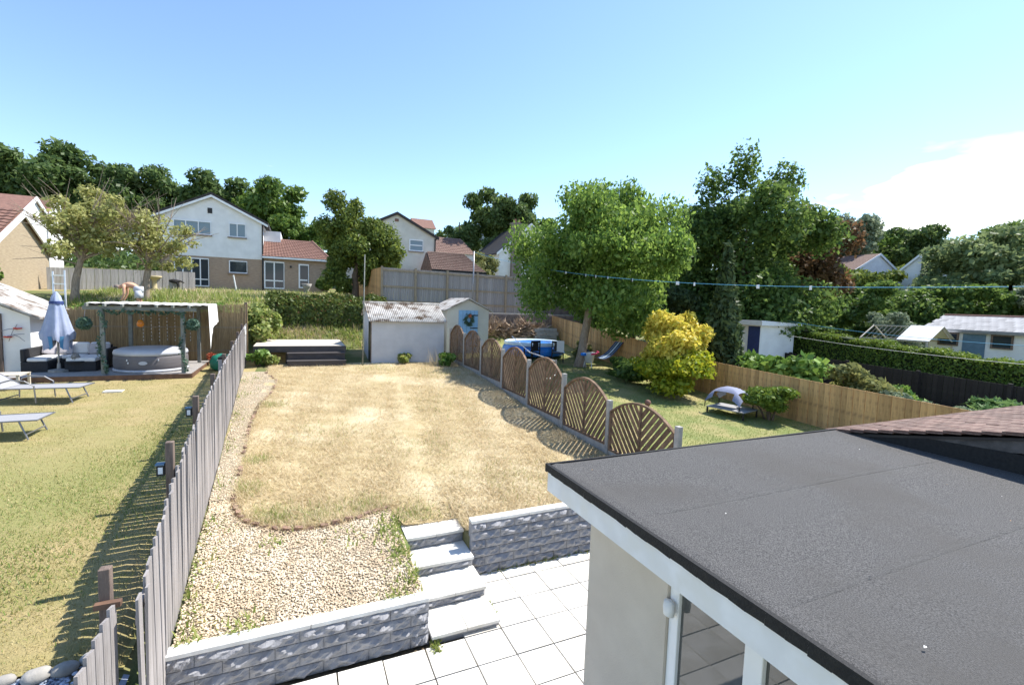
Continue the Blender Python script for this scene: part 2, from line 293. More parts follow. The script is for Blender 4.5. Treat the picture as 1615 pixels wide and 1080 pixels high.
_p = bpy.data.objects['gravel_path']; _c = np.empty(len(_p.data.vertices)*3, np.float32); _p.data.vertices.foreach_get('co', _c); _c = _c.reshape(-1, 3)
_r = np.interp(_c[:, 1], ey, ex)+.03; _c[:, 0] = xf(_c[:, 1])+.02+(_r-xf(_c[:, 1])-.02)*_c[:, 0]; _c[:, 2] += .022; _p.data.vertices.foreach_set('co', _c.ravel()); _p.data.update()
grid('neighbour_lawn', np.linspace(-16, -1.35, 40), np.arange(4.7, 20.6, .35), lambda X, Y: zg(X, Y)-.005+.01*np.sin(X*3+Y)*np.sin(Y*2.3), 'lawn_l')
grid('side_lawn', np.linspace(6.0, 12.97, 26), np.arange(5.5, 23, .35), lambda X, Y: zg(X, Y)+.0+.012*np.sin(X*3+Y)*np.sin(Y*2.3), 'lawn_r')
grid('chippings_path', np.linspace(-4, -1.3, 8), np.linspace(2.2, 4.68, 6), lambda X, Y: zg(X, Y)-.012, 'bluegravel')

# scattered blades and stones (nobody could count them)
def blades(name, x, y, z, L, wd, tilt, m, seed=1):
    g = np.random.default_rng(seed); n = len(x); a = g.uniform(0, 2*np.pi, n); t = g.uniform(tilt[0], tilt[1], n); l = g.uniform(L[0], L[1], n); w = g.uniform(wd[0], wd[1], n)
    d = np.stack([np.cos(a)*np.cos(t), np.sin(a)*np.cos(t), np.sin(t)], 1); s = np.stack([-np.sin(a), np.cos(a), 0*a], 1); B = np.stack([x, y, z], 1)
    V = np.concatenate([B-s*w[:, None]/2, B+s*w[:, None]/2, B+d*l[:, None]], 0); F = np.stack([np.arange(n), np.arange(n)+n, np.arange(n)+2*n], 1)
    return place(npmesh(name, V, F, m), name)
def blob_keep(x, y, s, seed):      # patchiness
    return (np.sin(x*s+seed)+np.sin(y*s*1.3+seed*2)+np.sin((x+y)*s*.7+seed*3)+np.sin((x-y)*s*1.9))/4
n = 190000; y = 6.05+12.7*RNG.random(n)**1.5; x = RNG.uniform(-1, 5.84, n); k = in_lawn(x, y) & ((np.abs(x-1.9-.12*(y-7)) > .35*RNG.random(n)) | (RNG.random(n) < .25)) & (blob_keep(x, y, 1.3, 2.0)+RNG.normal(0, .25, n) > -.55); x, y = x[k], y[k]
tag(blades('dry_grass', x, y, zg(x, y)+.015, (.05, .19), (.005, .012), (.02, .75), 'drygrass', 3), 'dry cut straw-coloured grass lying over the lawn', 'grass', kind='stuff')
n = 70000; y = 4.72+13*RNG.random(n)**1.6; x = RNG.uniform(-9, -1.36, n)
tag(blades('parched_grass', x, y, zg(x, y)-.008, (.025, .055), (.006, .012), (.4, 1.3), 'shortgrass', 4), 'short parched grass of the lawn with the loungers', 'grass', kind='stuff')
lgx = np.concatenate([RNG.normal(-3.9, .8, 16000), RNG.normal(-2.4, .5, 3500), RNG.normal(-5.5, .9, 4500), RNG.normal(-2.3, .35, 4500)]); lgy = np.concatenate([RNG.normal(6.4, .8, 16000), RNG.normal(8.6, .9, 3500), RNG.normal(9.4, .8, 4500), RNG.normal(11.5, 1.6, 4500)]); kk = (lgx < -1.37) & (lgy > 4.75) & (lgx > -9); lgx, lgy = lgx[kk], lgy[kk]
tag(blades('green_patches', lgx, lgy, zg(lgx, lgy)-.008, (.03, .065), (.007, .013), (.4, 1.3), 'shortgreen', 15), 'patches of still-green grass in the lounger lawn', 'grass', kind='stuff')
n = 45000; y = 5.6+15*RNG.random(n)**1.3; x = RNG.uniform(6.05, 12.9, n)
tag(blades('green_grass', x, y, zg(x, y), (.025, .06), (.008, .014), (.4, 1.3), 'shortgreen', 5), 'short green grass beyond the arched trellis fence', 'grass', kind='stuff')
def pebbles(name, x, y, z, r, m, seed):
    g = np.random.default_rng(seed); bm = bmesh.new(); bmesh.ops.create_icosphere(bm, subdivisions=1, radius=1); bv = np.array([v.co[:] for v in bm.verts]); bf = np.array([[v.index for v in f.verts] for f in bm.faces]); bm.free()
    n = len(x); sc = g.uniform(r[0], r[1], (n, 1, 1))*g.uniform(.65, 1.2, (n, 1, 3))*np.array([1, 1, .6]); a = g.uniform(0, 6.28, n); V = bv[None]*sc
    c, s = np.cos(a)[:, None], np.sin(a)[:, None]; V = np.stack([V[..., 0]*c-V[..., 1]*s, V[..., 0]*s+V[..., 1]*c, V[..., 2]], -1)+np.stack([x, y, z], 1)[:, None]
    F = bf[None]+(np.arange(n)*len(bv))[:, None, None]; return place(npmesh(name, V.reshape(-1, 3), F.reshape(-1, 3), m), name)
n = 24000; y = 4.98+3.1*RNG.random(n); x = RNG.uniform(-1.2, 1.27, n); k = ~in_lawn(x, y) & (x > xf(y)+.03) & (y < 7.6+.4*(x < -.9)); x, y = x[k], y[k]
n = 7000; y2 = 7.6+9.8*RNG.random(n)**1.3; x2 = xf(y2)+.03+RNG.random(n)*.75; k = ~in_lawn(x2, y2); x = np.concatenate([x, x2[k]]); y = np.concatenate([y, y2[k]])
gx_ = []; gy_ = []
for (px, py, r, q) in [(-.35, 7.25, .2, 700), (.3, 7.05, .22, 500), (.9, 7.2, .2, 400), (-.75, 8.3, .15, 300), (-.7, 9.6, .15, 300), (1.6, 6.75, .2, 500), (3.4, 7.5, .5, 500), (4.4, 6.5, .5, 700), (2.5, 9.5, .6, 500), (0.4, 11, .5, 400), (3.6, 12.5, .7, 500), (4.6, 16.5, .6, 700), (2.6, 17.8, .6, 600), (-.6, 13.3, .2, 300)]:
    gx_ += list(RNG.normal(px, r, q)); gy_ += list(RNG.normal(py, r, q))
gx_ = np.array(gx_); gy_ = np.array(gy_); kk = in_lawn(gx_, gy_-.06); gx_, gy_ = gx_[kk], gy_[kk]
tag(blades('green_tufts', gx_, gy_, zg(gx_, gy_)+.015, (.05, .14), (.006, .012), (.4, 1.3), 'weed', 13), 'greener tufts scattered through the dry lawn', 'grass', kind='stuff')
ex_e = np.concatenate([np.interp(np.linspace(0, 1, 900), np.linspace(0, 1, len(EDGE)), [p[0] for p in EDGE]) for _ in range(3)])+RNG.normal(.04, .05, 2700); ey_e = np.concatenate([np.interp(np.linspace(0, 1, 900), np.linspace(0, 1, len(EDGE)), [p[1] for p in EDGE]) for _ in range(3)])+RNG.normal(.03, .05, 2700)
tag(blades('edge_grass', ex_e, ey_e, zg(ex_e, ey_e)+.01, (.06, .16), (.006, .012), (.2, 1.2), 'drygrass', 14), 'ragged dry grass spilling over the edging bricks', 'grass', kind='stuff')
tag(pebbles('gravel', x, y, zg(x, y)+.014+.016*(y > 8), (.008, .0155), 'pebble', 6), 'pale cream gravel between grey picket fence and dry lawn', 'gravel', kind='stuff')
n = 1500; x = RNG.uniform(-2.6, -1.35, n); y = RNG.uniform(3.6, 4.66, n)
tag(pebbles('blue_chippings', x, y, zg(x, y)+.0, (.012, .024), 'bluegravel', 8), 'blue-grey stone chippings beside the low gate', 'gravel', kind='stuff')
wx = []; wy = []
for (px, py, r, q) in [(-1.05, 5.1, .12, 90), (-1.12, 6.2, .15, 90), (-1.15, 7.2, .14, 80), (-1.2, 8.6, .16, 90), (-1.3, 10.5, .2, 120), (-1.4, 12.5, .22, 150), (-1.5, 14.3, .2, 120), (1.2, 6.35, .16, 220), (1.22, 5.8, .1, 120), (1.22, 5.35, .1, 120), (1.25, 6.7, .12, 120), (1.0, 5.0, .1, 50), (-.5, 5.05, .12, 60), (-1.05, 5.6, .1, 60), (-.3, 6.6, .1, 30), (.6, 6.4, .1, 30), (-1.5, 16.2, .3, 160)]:
    wx += list(RNG.normal(px, r, q)); wy += list(RNG.normal(py, r*1.4, q))
wx = np.array(wx); wy = np.maximum(np.array(wy), 4.99); k = (wx > xf(wy)+.04) & ((wx < 1.29) | (wy > 6.6)); wx, wy = wx[k], wy[k]
tag(blades('weeds', wx, wy, zg(wx, wy)+.015, (.04, .12), (.014, .035), (.25, 1.2), 'weed', 9), 'small green weeds growing through the gravel', 'weeds', kind='stuff')
ny_ = 260; tx = RNG.uniform(2.2, 5.8, ny_*6); ty = 6.05+np.abs(RNG.normal(0, .12, ny_*6))
tag(blades('wall_grass', tx, ty, zg(tx, ty), (.08, .24), (.006, .012), (.6, 1.4), 'drygrass', 10), 'longer dry grass along the top of the retaining wall', 'grass', kind='stuff')

# ---------------------------------------------------------------- foliage helpers
def foliage(clumps, n, leaf, seed, flat=.0, droop=0., shell=.45, elong=1.7):
    g = np.random.default_rng(seed); C = np.array([c[:3] for c in clumps], float); R = np.array([c[3:6] for c in clumps], float)
    w = (R.prod(1))**(2/3); idx = g.choice(len(C), n, p=w/w.sum()); d = g.normal(size=(n, 3)); d /= np.linalg.norm(d, axis=1)[:, None]
    P = C[idx]+d*R[idx]*(g.random(n)**shell)[:, None]*g.uniform(.85, 1.12, n)[:, None]
    nrm = d*.7+g.normal(size=(n, 3))*.75+np.array([0, 0, .35+flat]); nrm /= np.linalg.norm(nrm, axis=1)[:, None]
    a = np.cross(nrm, g.normal(size=(n, 3))); a[:, 2] -= droop; a /= np.linalg.norm(a, axis=1)[:, None]+1e-9; b = np.cross(nrm, a); b /= np.linalg.norm(b, axis=1)[:, None]+1e-9
    s = leaf*(.4+1.3*g.random(n)**1.6)[:, None]; V = np.concatenate([P-a*s*elong/2, P+b*s*.5+a*s*.1, P+a*s*elong/2, P-b*s*.5+a*s*.1], 0)
    i = np.arange(n); return V, np.stack([i, i+n, i+2*n, i+3*n], 1)
def clumps_in(c, R, k, seed, cr=(.26, .42), shell=(.45, .95), zmin=-1):
    g = random.Random(seed); out = [(c[0], c[1], c[2], R[0]*.55, R[1]*.55, R[2]*.55)]
    while len(out) < k:
        d = Vector((g.gauss(0, 1), g.gauss(0, 1), g.gauss(0, 1))).normalized()
        if d.z < zmin: continue
        t = g.uniform(*shell); r = g.uniform(*cr); out.append((c[0]+d.x*R[0]*t, c[1]+d.y*R[1]*t, c[2]+d.z*R[2]*t, R[0]*r, R[1]*r, R[2]*r*.85))
    return out
def trunk(mb, base, top, r, limbs, seed, bend=.2):
    g = random.Random(seed); base = Vector(base); top = Vector(top); pts = []; rs = []
    for i in range(7):
        t = i/6; p = base.lerp(top, t)+Vector((g.uniform(-bend, bend), g.uniform(-bend, bend), 0))*t*(1-t)*2; pts.append(p); rs.append(r*(1.25 if i == 0 else 1-.55*t))
    mb.tube(pts, rs, 9)
    for c in limbs:
        t = g.uniform(.45, .95); s = base.lerp(top, t); e = Vector(c); mid = s.lerp(e, .5)+Vector((g.uniform(-.3, .3), g.uniform(-.3, .3), .1*(e-s).length)); rr = r*.42*(1-.4*t)
        mb.tube([s, s.lerp(mid, .5)+Vector((0, 0, .05)), mid, e], [rr, rr*.75, rr*.5, rr*.15], 6)
def tree(name, label, base, crown_c, R, k, n, leaf, m, seed, tr=.2, bark='bark', cat='tree', group=None, extra=None, droop=0, zmin=-1, cr=(.26, .42), shell=(.45, .95)):
    t = thing(name, base, label, cat, group); B = Vector(base); c = Vector(crown_c)-B
    cl = clumps_in(c, R, k, seed, cr, shell, zmin)+[(e[0]-B.x, e[1]-B.y, e[2]-B.z, *e[3:6]) for e in (extra or [])]
    V, F = foliage(cl, n, leaf, seed, droop=droop); place(npmesh(name+'_crown', V, F, m), 'crown', t)
    mb = MB(); trunk(mb, (0, 0, -.2), (c.x*.8, c.y*.8, c.z), tr, [q[:3] for q in cl[1:min(len(cl), 12)]], seed); mb.build('trunk', bark, t, smooth=True); return t
def shrub(name, label, base, R, n, leaf, m, seed, k=10, group=None, cat='shrub', stems=True, flat=0., cz=None, cr=(.3, .5)):
    t = thing(name, base, label, cat, group); c = (0, 0, cz if cz is not None else R[2]*.95); cl = clumps_in(c, R, k, seed, cr, (.4, .8))
    V, F = foliage(cl, n, leaf, seed, flat=flat); V[:, 2] = np.maximum(V[:, 2], .02); place(npmesh(name+'_foliage', V, F, m), 'foliage', t)
    if stems:
        mb = MB()
        for q in cl[1:7]: mb.tube([(q[0]*.15, q[1]*.15, -.1), (q[0]*.5, q[1]*.5, q[2]*.55), q[:3]], [.035, .025, .008], 5)
        mb.build('stem', 'bark', t)
    return t

# ---------------------------------------------------------------- patio, retaining walls, steps
pb = MB().box(-1.09, 5.8, 1.0, 5.93, -.2, -.03).build('patio', 'joint'); tag(pb, kind='structure')
slab_me = []
for v in range(3):
    mb = MB().box(-.219, .219, -.219, .219, -.045, 0); me = mb.mesh('slab', 'slab'); slab_me.append(me)
def slab(x0, x1, y0, y1, z=0, par=pb):
    g = .008; s = place(slab_me[random.randrange(3)], 'slab', par, ((x0+x1)/2, (y0+y1)/2, z+random.uniform(-.003, .003)), (random.uniform(-.006, .006), random.uniform(-.006, .006), random.uniform(-.008, .008)), ((x1-x0-2*g)/.438, (y1-y0-2*g)/.438, 1))
GX, GY = 2.1406, 5.6916
for i in range(-7, 6):
    for j in range(-1, 9):
        x0, x1 = GX+.45*i, GX+.45*(i+1); y1_, y0 = GY-.45*j, GY-.45*(j+1)
        x0 = max(x0, -1.08); x1 = min(x1, 5.2)
        if j == -1: y1_ = 5.92
        if x1 <= 2.1 and y1_ > 4.83:
            if i >= 0 or y0 > 4.6: continue
            y1_ = 4.85
        if 2.0 < x0 < 4.75 and y1_ < 3.2 or (x1 > 2.1 and y0 < 2.9): continue
        if x1-x0 > .08: slab(x0, x1, y0, y1_)
def rock_block(w, h, seed):
    g = np.random.default_rng(seed); nx, nz = 13, 6; mb = MB(); V = []
    ph = g.uniform(0, 6, 8)
    for j in range(nz):
        for i in range(nx):
            u, v = i/(nx-1), j/(nz-1); e = min(1, min(u, 1-u)*9)*min(1, min(v, 1-v)*4.5)
            r = .022+.02*math.sin(u*9+ph[0]+v*3)*math.sin(v*5+ph[1])+.016*math.sin(u*17+ph[2]-v*7)+g.normal(0, .004)+.022*math.exp(-((u-.5-.2*math.sin(ph[3]))**2)/.05-((v-.55)**2)/.05)
            V.append(((u-.5)*w, -max(.0, r)*e, v*h))
    V += [(-w/2, .1, 0), (w/2, .1, 0), (w/2, .1, h), (-w/2, .1, h)]; o = nx*nz
    F = [(j*nx+i, j*nx+i+1, (j+1)*nx+i+1, (j+1)*nx+i) for j in range(nz-1) for i in range(nx-1)]
    F += [tuple([o+1, o]+list(range(nx))), tuple([o+3, o+2]+[(nz-1)*nx+i for i in range(nx-1, -1, -1)]), tuple([o, o+3]+[j*nx for j in range(nz-1, -1, -1)]), tuple([o+2, o+1]+[j*nx+nx-1 for j in range(nz)]), (o, o+1, o+2, o+3)]
    return mb.add(V, F).mesh('block', 'block')
RB = [rock_block(.43, .117, s) for s in range(6)]
def block_wall(root, x0, x1, y, z0, rows, off=0, L=.44):
    MB().box(x0+.004, x1-.004, y+.012, y+.1, z0, z0+rows*.125-.004).build('mortar', 'block', root)
    for r in range(rows):
        x = x0-((r+off) % 2)*L/2
        while x < x1-.02:
            a, b = max(x, x0), min(x+L, x1)
            if b-a > .05: place(random.choice(RB), 'block', root, ((a+b)/2, y, z0+r*.125+.004), None, ((b-a-.007)/.43, 1, 1))
            x += L
def coping(root, x0, x1, y0, y1, z, L=.6):
    x = x0
    while x < x1-.01:
        b = min(x+L, x1); MB().box(x+.002, b-.002, y0, y1, z, z+.045).build('coping_slab', 'cap', root, bevel=.006); x = b
w1 = thing('retaining_wall', (0, 0, 0), 'low grey rock-faced block wall holding back the gravel', 'wall')
block_wall(w1, -1.1, 1.3, 4.87, -.02, 4); coping(w1, -1.1, 1.3, 4.855, 5.0, .482, 1.2)
MB().box(1.19, 1.298, 4.975, 5.3, -.02, .48).build('return_end', 'block', w1)
w2 = thing('retaining_wall', (0, 0, 0), 'taller grey rock-faced block wall below the dry lawn', 'wall')
block_wall(w2, 2.15, 5.8, 5.94, -.02, 6); coping(w2, 2.15, 5.8, 5.925, 6.06, .732, .44)
st = thing('garden_steps', (0, 0, 0), 'white slab garden steps climbing from patio to dry lawn', 'steps')
for k, (ya, yb, z, zb) in enumerate([(4.83, 5.32, .09, 0), (5.3, 5.8, .225, .09), (5.78, 6.24, .365, .225), (6.22, 6.62, .54, .365)]):
    for (xa, xb) in ((1.325, 1.735), (1.738, 2.14)): MB().box(xa, xb, ya-.012, yb, z-.04, z).build('tread', 'slab', st, bevel=.005)
    MB().box(1.335, 2.13, ya+.02, yb, zb-.03, z-.041).build('riser_core', 'block', st)
    if k:
        for (xa, xb) in ((1.335, 1.6), (1.607, 2.13)): place(RB[k], 'riser_block', st, ((xa+xb)/2, ya+.018, zb+.001), None, ((xb-xa)/.43, .8, (z-.041-zb-.002)/.117))
# weeds in the joints by the steps
wx = np.concatenate([RNG.normal(1.36, .03, 120), RNG.normal(2.16, .015, 60), RNG.uniform(2.2, 4.3, 160)]); wy = np.concatenate([RNG.normal(4.78, .06, 120), RNG.uniform(5.05, 5.3, 60), RNG.normal(5.9, .015, 160)])
tag(blades('joint_weeds', wx, wy, 0*wx, (.02, .08), (.012, .025), (.3, 1.4), 'weed', 12), 'tufts of weed in the patio joints by the steps', 'weeds', kind='stuff')
ed = thing('lawn_edging', (0, 0, 0), 'row of small brown edging bricks round the dry lawn', 'edging')
em = MB().box(-.05, .05, -.03, .03, -.03, .075).mesh('edging_brick', 'edging')
for (a, b) in zip(EDGE[:-1], EDGE[1:]):
    L = math.hypot(b[0]-a[0], b[1]-a[1]); q = max(1, int(L/.125))
    for i in range(q):
        if a[1] > 8.2 and random.random() < .35: continue
        t = (i+.5)/q; x, y = a[0]+(b[0]-a[0])*t, a[1]+(b[1]-a[1])*t
        place(em, 'edging_brick', ed, (x, y, z1(x, y)+random.uniform(-.045, -.01)), (random.uniform(-.25, .25), random.uniform(-.25, .25), math.atan2(b[1]-a[1], b[0]-a[0])+random.uniform(-.2, .2)))

# ---------------------------------------------------------------- flat-roofed extension
ex_ = thing('flat_roof_extension', (0, 0, 0), 'beige rendered extension with grey felt flat roof and white fascia', 'building')
MB().box(2.12, 5.5, 2.19, 3.06, -.05, 2.3).build('wall', 'render', ex_)
MB().box(2.2, 5.5, -.4, 2.19, -.05, .25).build('sill_wall', 'render', ex_)
# roof deck with slightly ragged felt surface
gx = np.linspace(1.86, 5.58, 60); gy = np.linspace(-.5, 3.31, 60)
rf = grid('roof', gx, gy, lambda X, Y: 2.462+.006*np.sin(X*2.1+Y)*np.sin(Y*1.7)+.01*np.exp(-((X-1.9)/.05)**2)-.012*np.clip((1.9-X)/.05, 0, 1), 'felt', kind=None, parent=ex_)
zr = lambda X, Y: 2.462+.006*np.sin(X*2.1+Y)*np.sin(Y*1.7)
for (yy, xa, xb) in ((.35, 1.95, 5.55), (1.3, 1.95, 5.55), (2.25, 1.95, 5.55)): grid('felt_lap', np.linspace(xa, xb, 50), np.array([yy, yy+.003, yy+.05, yy+.053]), lambda X, Y: zr(X, Y)+np.where(Y > yy+.051, -.001, np.where(Y > yy+.002, .0025, -.001))+.001*np.sin(X*9), 'felt', kind=None, parent=rf)
e = MB(); pts = [(-.5+3.83*i/40) for i in range(41)]
for i in range(40):
    d0, d1 = random.uniform(0, .008), random.uniform(0, .008)
    e.add([(1.838, pts[i], 2.468), (1.838, pts[i+1], 2.468), (1.835, pts[i+1], 2.405+d1), (1.835, pts[i], 2.405+d0), (1.862, pts[i], 2.470), (1.862, pts[i+1], 2.470)], [(0, 1, 2, 3), (4, 5, 1, 0)])
e.box(1.836, 5.58, 3.312, 3.335, 2.405, 2.470); e.build('felt_drip_edge', 'feltedge', ex_)
MB().box(1.85, 1.868, -.5, 3.31, 2.25, 2.452).build('fascia', 'fascia', ex_); MB().box(1.87, 5.5, 3.29, 3.308, 2.25, 2.452).build('fascia', 'fascia', ex_)
MB().box(1.869, 5.5, -.5, 3.289, 2.262, 2.28).build('soffit', 'upvc', ex_)
wf = MB()
wf.box(2.14, 2.2, 2.11, 2.188, .25, 2.26); wf.box(2.14, 2.2, -.4, 2.11, 2.13, 2.26); wf.box(2.14, 2.2, -.4, 2.11, .25, .33)
for yy in (1.58, .75): wf.box(2.135, 2.205, yy-.055, yy+.055, .33, 2.13)
fr = wf.build('window_frame', 'upvc', ex_, bevel=.006)
for (a, b) in ((1.635, 2.11), (.805, 1.525), (-.4, .695)): MB().box(2.165, 2.175, a, b, .33, 2.13).build('pane', 'doorglass', fr)
MB().box(2.4, 2.42, -.4, 2.1, .25, 2.2).build('inner_blind', 'sling', ex_)
lm = MB(); lm.lathe([(.02, -.05), (.038, -.04), (.042, 0), (.036, .045), (.015, .055)], 12, (2.10, 2.15, 1.9), .75); lm.box(2.1, 2.141, 2.14, 2.16, 1.89, 1.91); smooth(lm.build('wall_sensor', 'whiteplastic', ex_))
# small leaves and grit lying on the felt
for i in range(26):
    x, y = random.uniform(2.1, 5.3), random.uniform(.6, 3.1); s = random.uniform(.005, .011)
    MB().add([(x-s, y, 2.474), (x, y-s*.5, 2.476), (x+s, y, 2.474), (x, y+s*.6, 2.478)], [(0, 1, 2, 3)]).build('debris', random.choice(['blackplastic', 'blackplastic', 'cap', 'newwood']), rf)
# ---------------------------------------------------------------- neighbour's tiled roof
nb = thing('tiled_extension', (0, 0, 0), 'neighbouring extension with brown plain-tiled lean-to roof and black felt upstand', 'building')
SL = .24; zt = lambda y: 2.435+(3.3-y)*SL
MB().prism([(3.2, 2.0), (3.2, 2.38), (-.6, 2.38+3.8*SL), (-.6, 2.0)], 5.66, 11.4, 'x').build('wall', 'whitewall', nb)
MB().prism([(3.3, 2.3), (3.3, 2.45), (2.5, 2.585), (1.9, 2.625), (-.6, 2.65), (-.6, 2.3)], 5.575, 5.655, 'x').build('felt_upstand', 'feltedge', nb)
rb = MB().prism([(3.36, zt(3.36)-.02), (-.6, zt(-.6)-.02), (-.6, zt(-.6)-.045), (3.36, zt(3.36)-.045)], 5.57, 11.5, 'x').build('roof', 'darkroof', nb)
MB().prism([(3.34, zt(3.34)-.046), (-.6, zt(-.6)-.046), (-.6, zt(-.6)-.16), (2.5, zt(2.5)-.15), (3.34, zt(3.34)-.10)], 5.585, 5.61, 'x').build('bargeboard', 'board', nb)
tm = MB().box(-.131, .131, -.25, .02, -.008, .008).mesh('tile', 'tile')
ang = math.atan(SL); gau = .135
for r in range(15):
    yy = 3.40-r*gau
    for c_ in range(21):
        xx = 5.535+.131+(c_-.5*(r % 2))*.268; h_ = 1
        if xx < 5.6: xx = 5.535+.066; h_ = .5
        if xx > 7.2+1.9*(yy+.3): continue
        place(tm, 'tile', rb, (xx, yy, zt(yy)+.028+random.uniform(0, .005)), (-(ang-.085)+random.uniform(-.012, .012), random.uniform(-.012, .012), random.uniform(-.015, .015)), (h_, 1, 1))

# ---------------------------------------------------------------- grey picket fence
pf = thing('picket_fence', (0, 0, 0), 'long weathered grey picket fence beside the gravel', 'fence')
pkm = [MB().prism([(-.051, 0), (.051, 0), (.051, .985+q), (-.051, 1-q)], -.009, .009).mesh('picket', 'picket') for q in (0, .008, .015)]
fa = math.atan2(1, -.0466)
def ftop(y): return float(np.interp(y, [3.6, 4.25, 4.6, 5.4, 5.7, 6.15, 7.6, 12, 20.3], [1.50, 1.56, 1.70, 1.93, 1.99, 2.07, 2.2, 2.42, 2.72]))
y = 4.12
while y < 20.35:
    if not 4.02 < y < 4.1:
        zb = -.02 if y < 4.86 else z1(xf(y)+.2, y)-.0; zt_ = ftop(y)+random.uniform(-.012, .012)
        place(random.choice(pkm), 'picket', pf, (xf(y), y, zb), (random.uniform(-.012, .012), random.uniform(-.01, .01), fa+random.uniform(-.06, .06)), (1, 1, zt_-zb))
    y += .116
for dz in (.22, 1.0):
    rl = MB()
    for i in range(29):
        ya = 4.1+i*.56; za = ftop(ya)-dz; rl.v += [(xf(ya)-.035, ya, za), (xf(ya)-.012, ya, za), (xf(ya)-.012, ya, za+.07), (xf(ya)-.035, ya, za+.07)]
    for i in range(28): o = 4*i; rl.f += [(o+k, o+(k+1) % 4, o+4+(k+1) % 4, o+4+k) for k in range(4)]
    rl.f += [(0, 1, 2, 3), (112, 115, 114, 113)]; rl.build('rail', 'picket', pf)
for (yy, h) in ((5.85, .2), (7.75, .13), (9.9, .02), (12.2, .02), (14.6, .02), (17, .02), (19.3, .06)):
    x = xf(yy)-.085; MB().box(x-.036, x+.036, yy-.036, yy+.036, z1(x-.3, yy)-.3, ftop(yy)+h).build('post', 'postwood', pf, bevel=.006)
MB().box(xf(20.4)-.05, xf(20.4)+.05, 20.36, 20.46, 1.3, 3.5).build('post', 'postwood', pf)
for i, (yy, zz, lb) in enumerate(((5.85, 1.93, 'small black and white lantern on fence post next to the low gate'), (7.75, 2.12, 'small black and white lantern on fence post level with the loungers'))):
    x = xf(yy)-.165; l = thing('post_lantern', (x, yy, zz-.06), lb, 'lantern', 'lanterns on the fence posts')
    MB().box(-.035, .035, -.03, .03, 0, .11).build('body', 'blackplastic', l); MB().box(-.045, .034, -.04, .04, .111, .125).build('cap', 'bluegrey', l); MB().box(-.036, -.03, -.02, .02, .02, .09).build('pane', 'whiteplastic', l); MB().box(-.02, .02, -.034, -.0302, .02, .09).build('pane', 'whiteplastic', l)
# low side gate by the house, boards stepping down
lg = thing('low_gate', (-1.22, 3.4, .2), 'short run of wide weathered boards with stepped tops beside picket fence', 'fence')
for i in range(6):
    yy = .66-i*.135; MB().prism([(-.062, 0), (.062, 0), (.062, 1.34-.02*i-.03), (-.062, 1.34-.02*i)], -.01, .01).build('board', 'picket', lg, (0, yy, 0)).rotation_euler = (0, 0, math.pi/2)
MB().box(-.035, -.012, -.1, .72, .8, .88).build('rail', 'picket', lg); MB().box(-.10, -.03, .75, .82, .0, 1.56).build('post', 'postwood', lg, bevel=.005); MB().box(-.115, .04, .70, .749, 1.29, 1.33).build('latch_block', 'deckbrown', lg)
for i in range(8):
    x, y = -1.55-i*.17+random.uniform(-.03, .03), 4.66+random.uniform(-.04, .05); s = random.uniform(.06, .1)
    bm = bmesh.new(); bmesh.ops.create_icosphere(bm, subdivisions=2, radius=s)
    for v in bm.verts: v.co *= random.uniform(.88, 1.08); v.co.z *= .6; v.co.x *= 1.2
    me = bpy.data.meshes.new('stone'); bm.to_mesh(me); bm.free(); me.materials.append(W['stone']); tag(smooth(place(me, 'edging_stone', None, (x, y, z1(x, y)+.03))), 'rounded grey stone edging the lounger lawn, number '.replace(', number ', '') if False else ['largest rounded stone by the low gate', 'second stone along from the low gate', 'third stone along from the low gate', 'fourth stone along from the low gate', 'fifth stone along from the low gate', 'sixth stone along from the low gate', 'seventh stone along from the low gate', 'last stone of the row away from low gate'][i], 'stone', 'stones edging the lounger lawn')

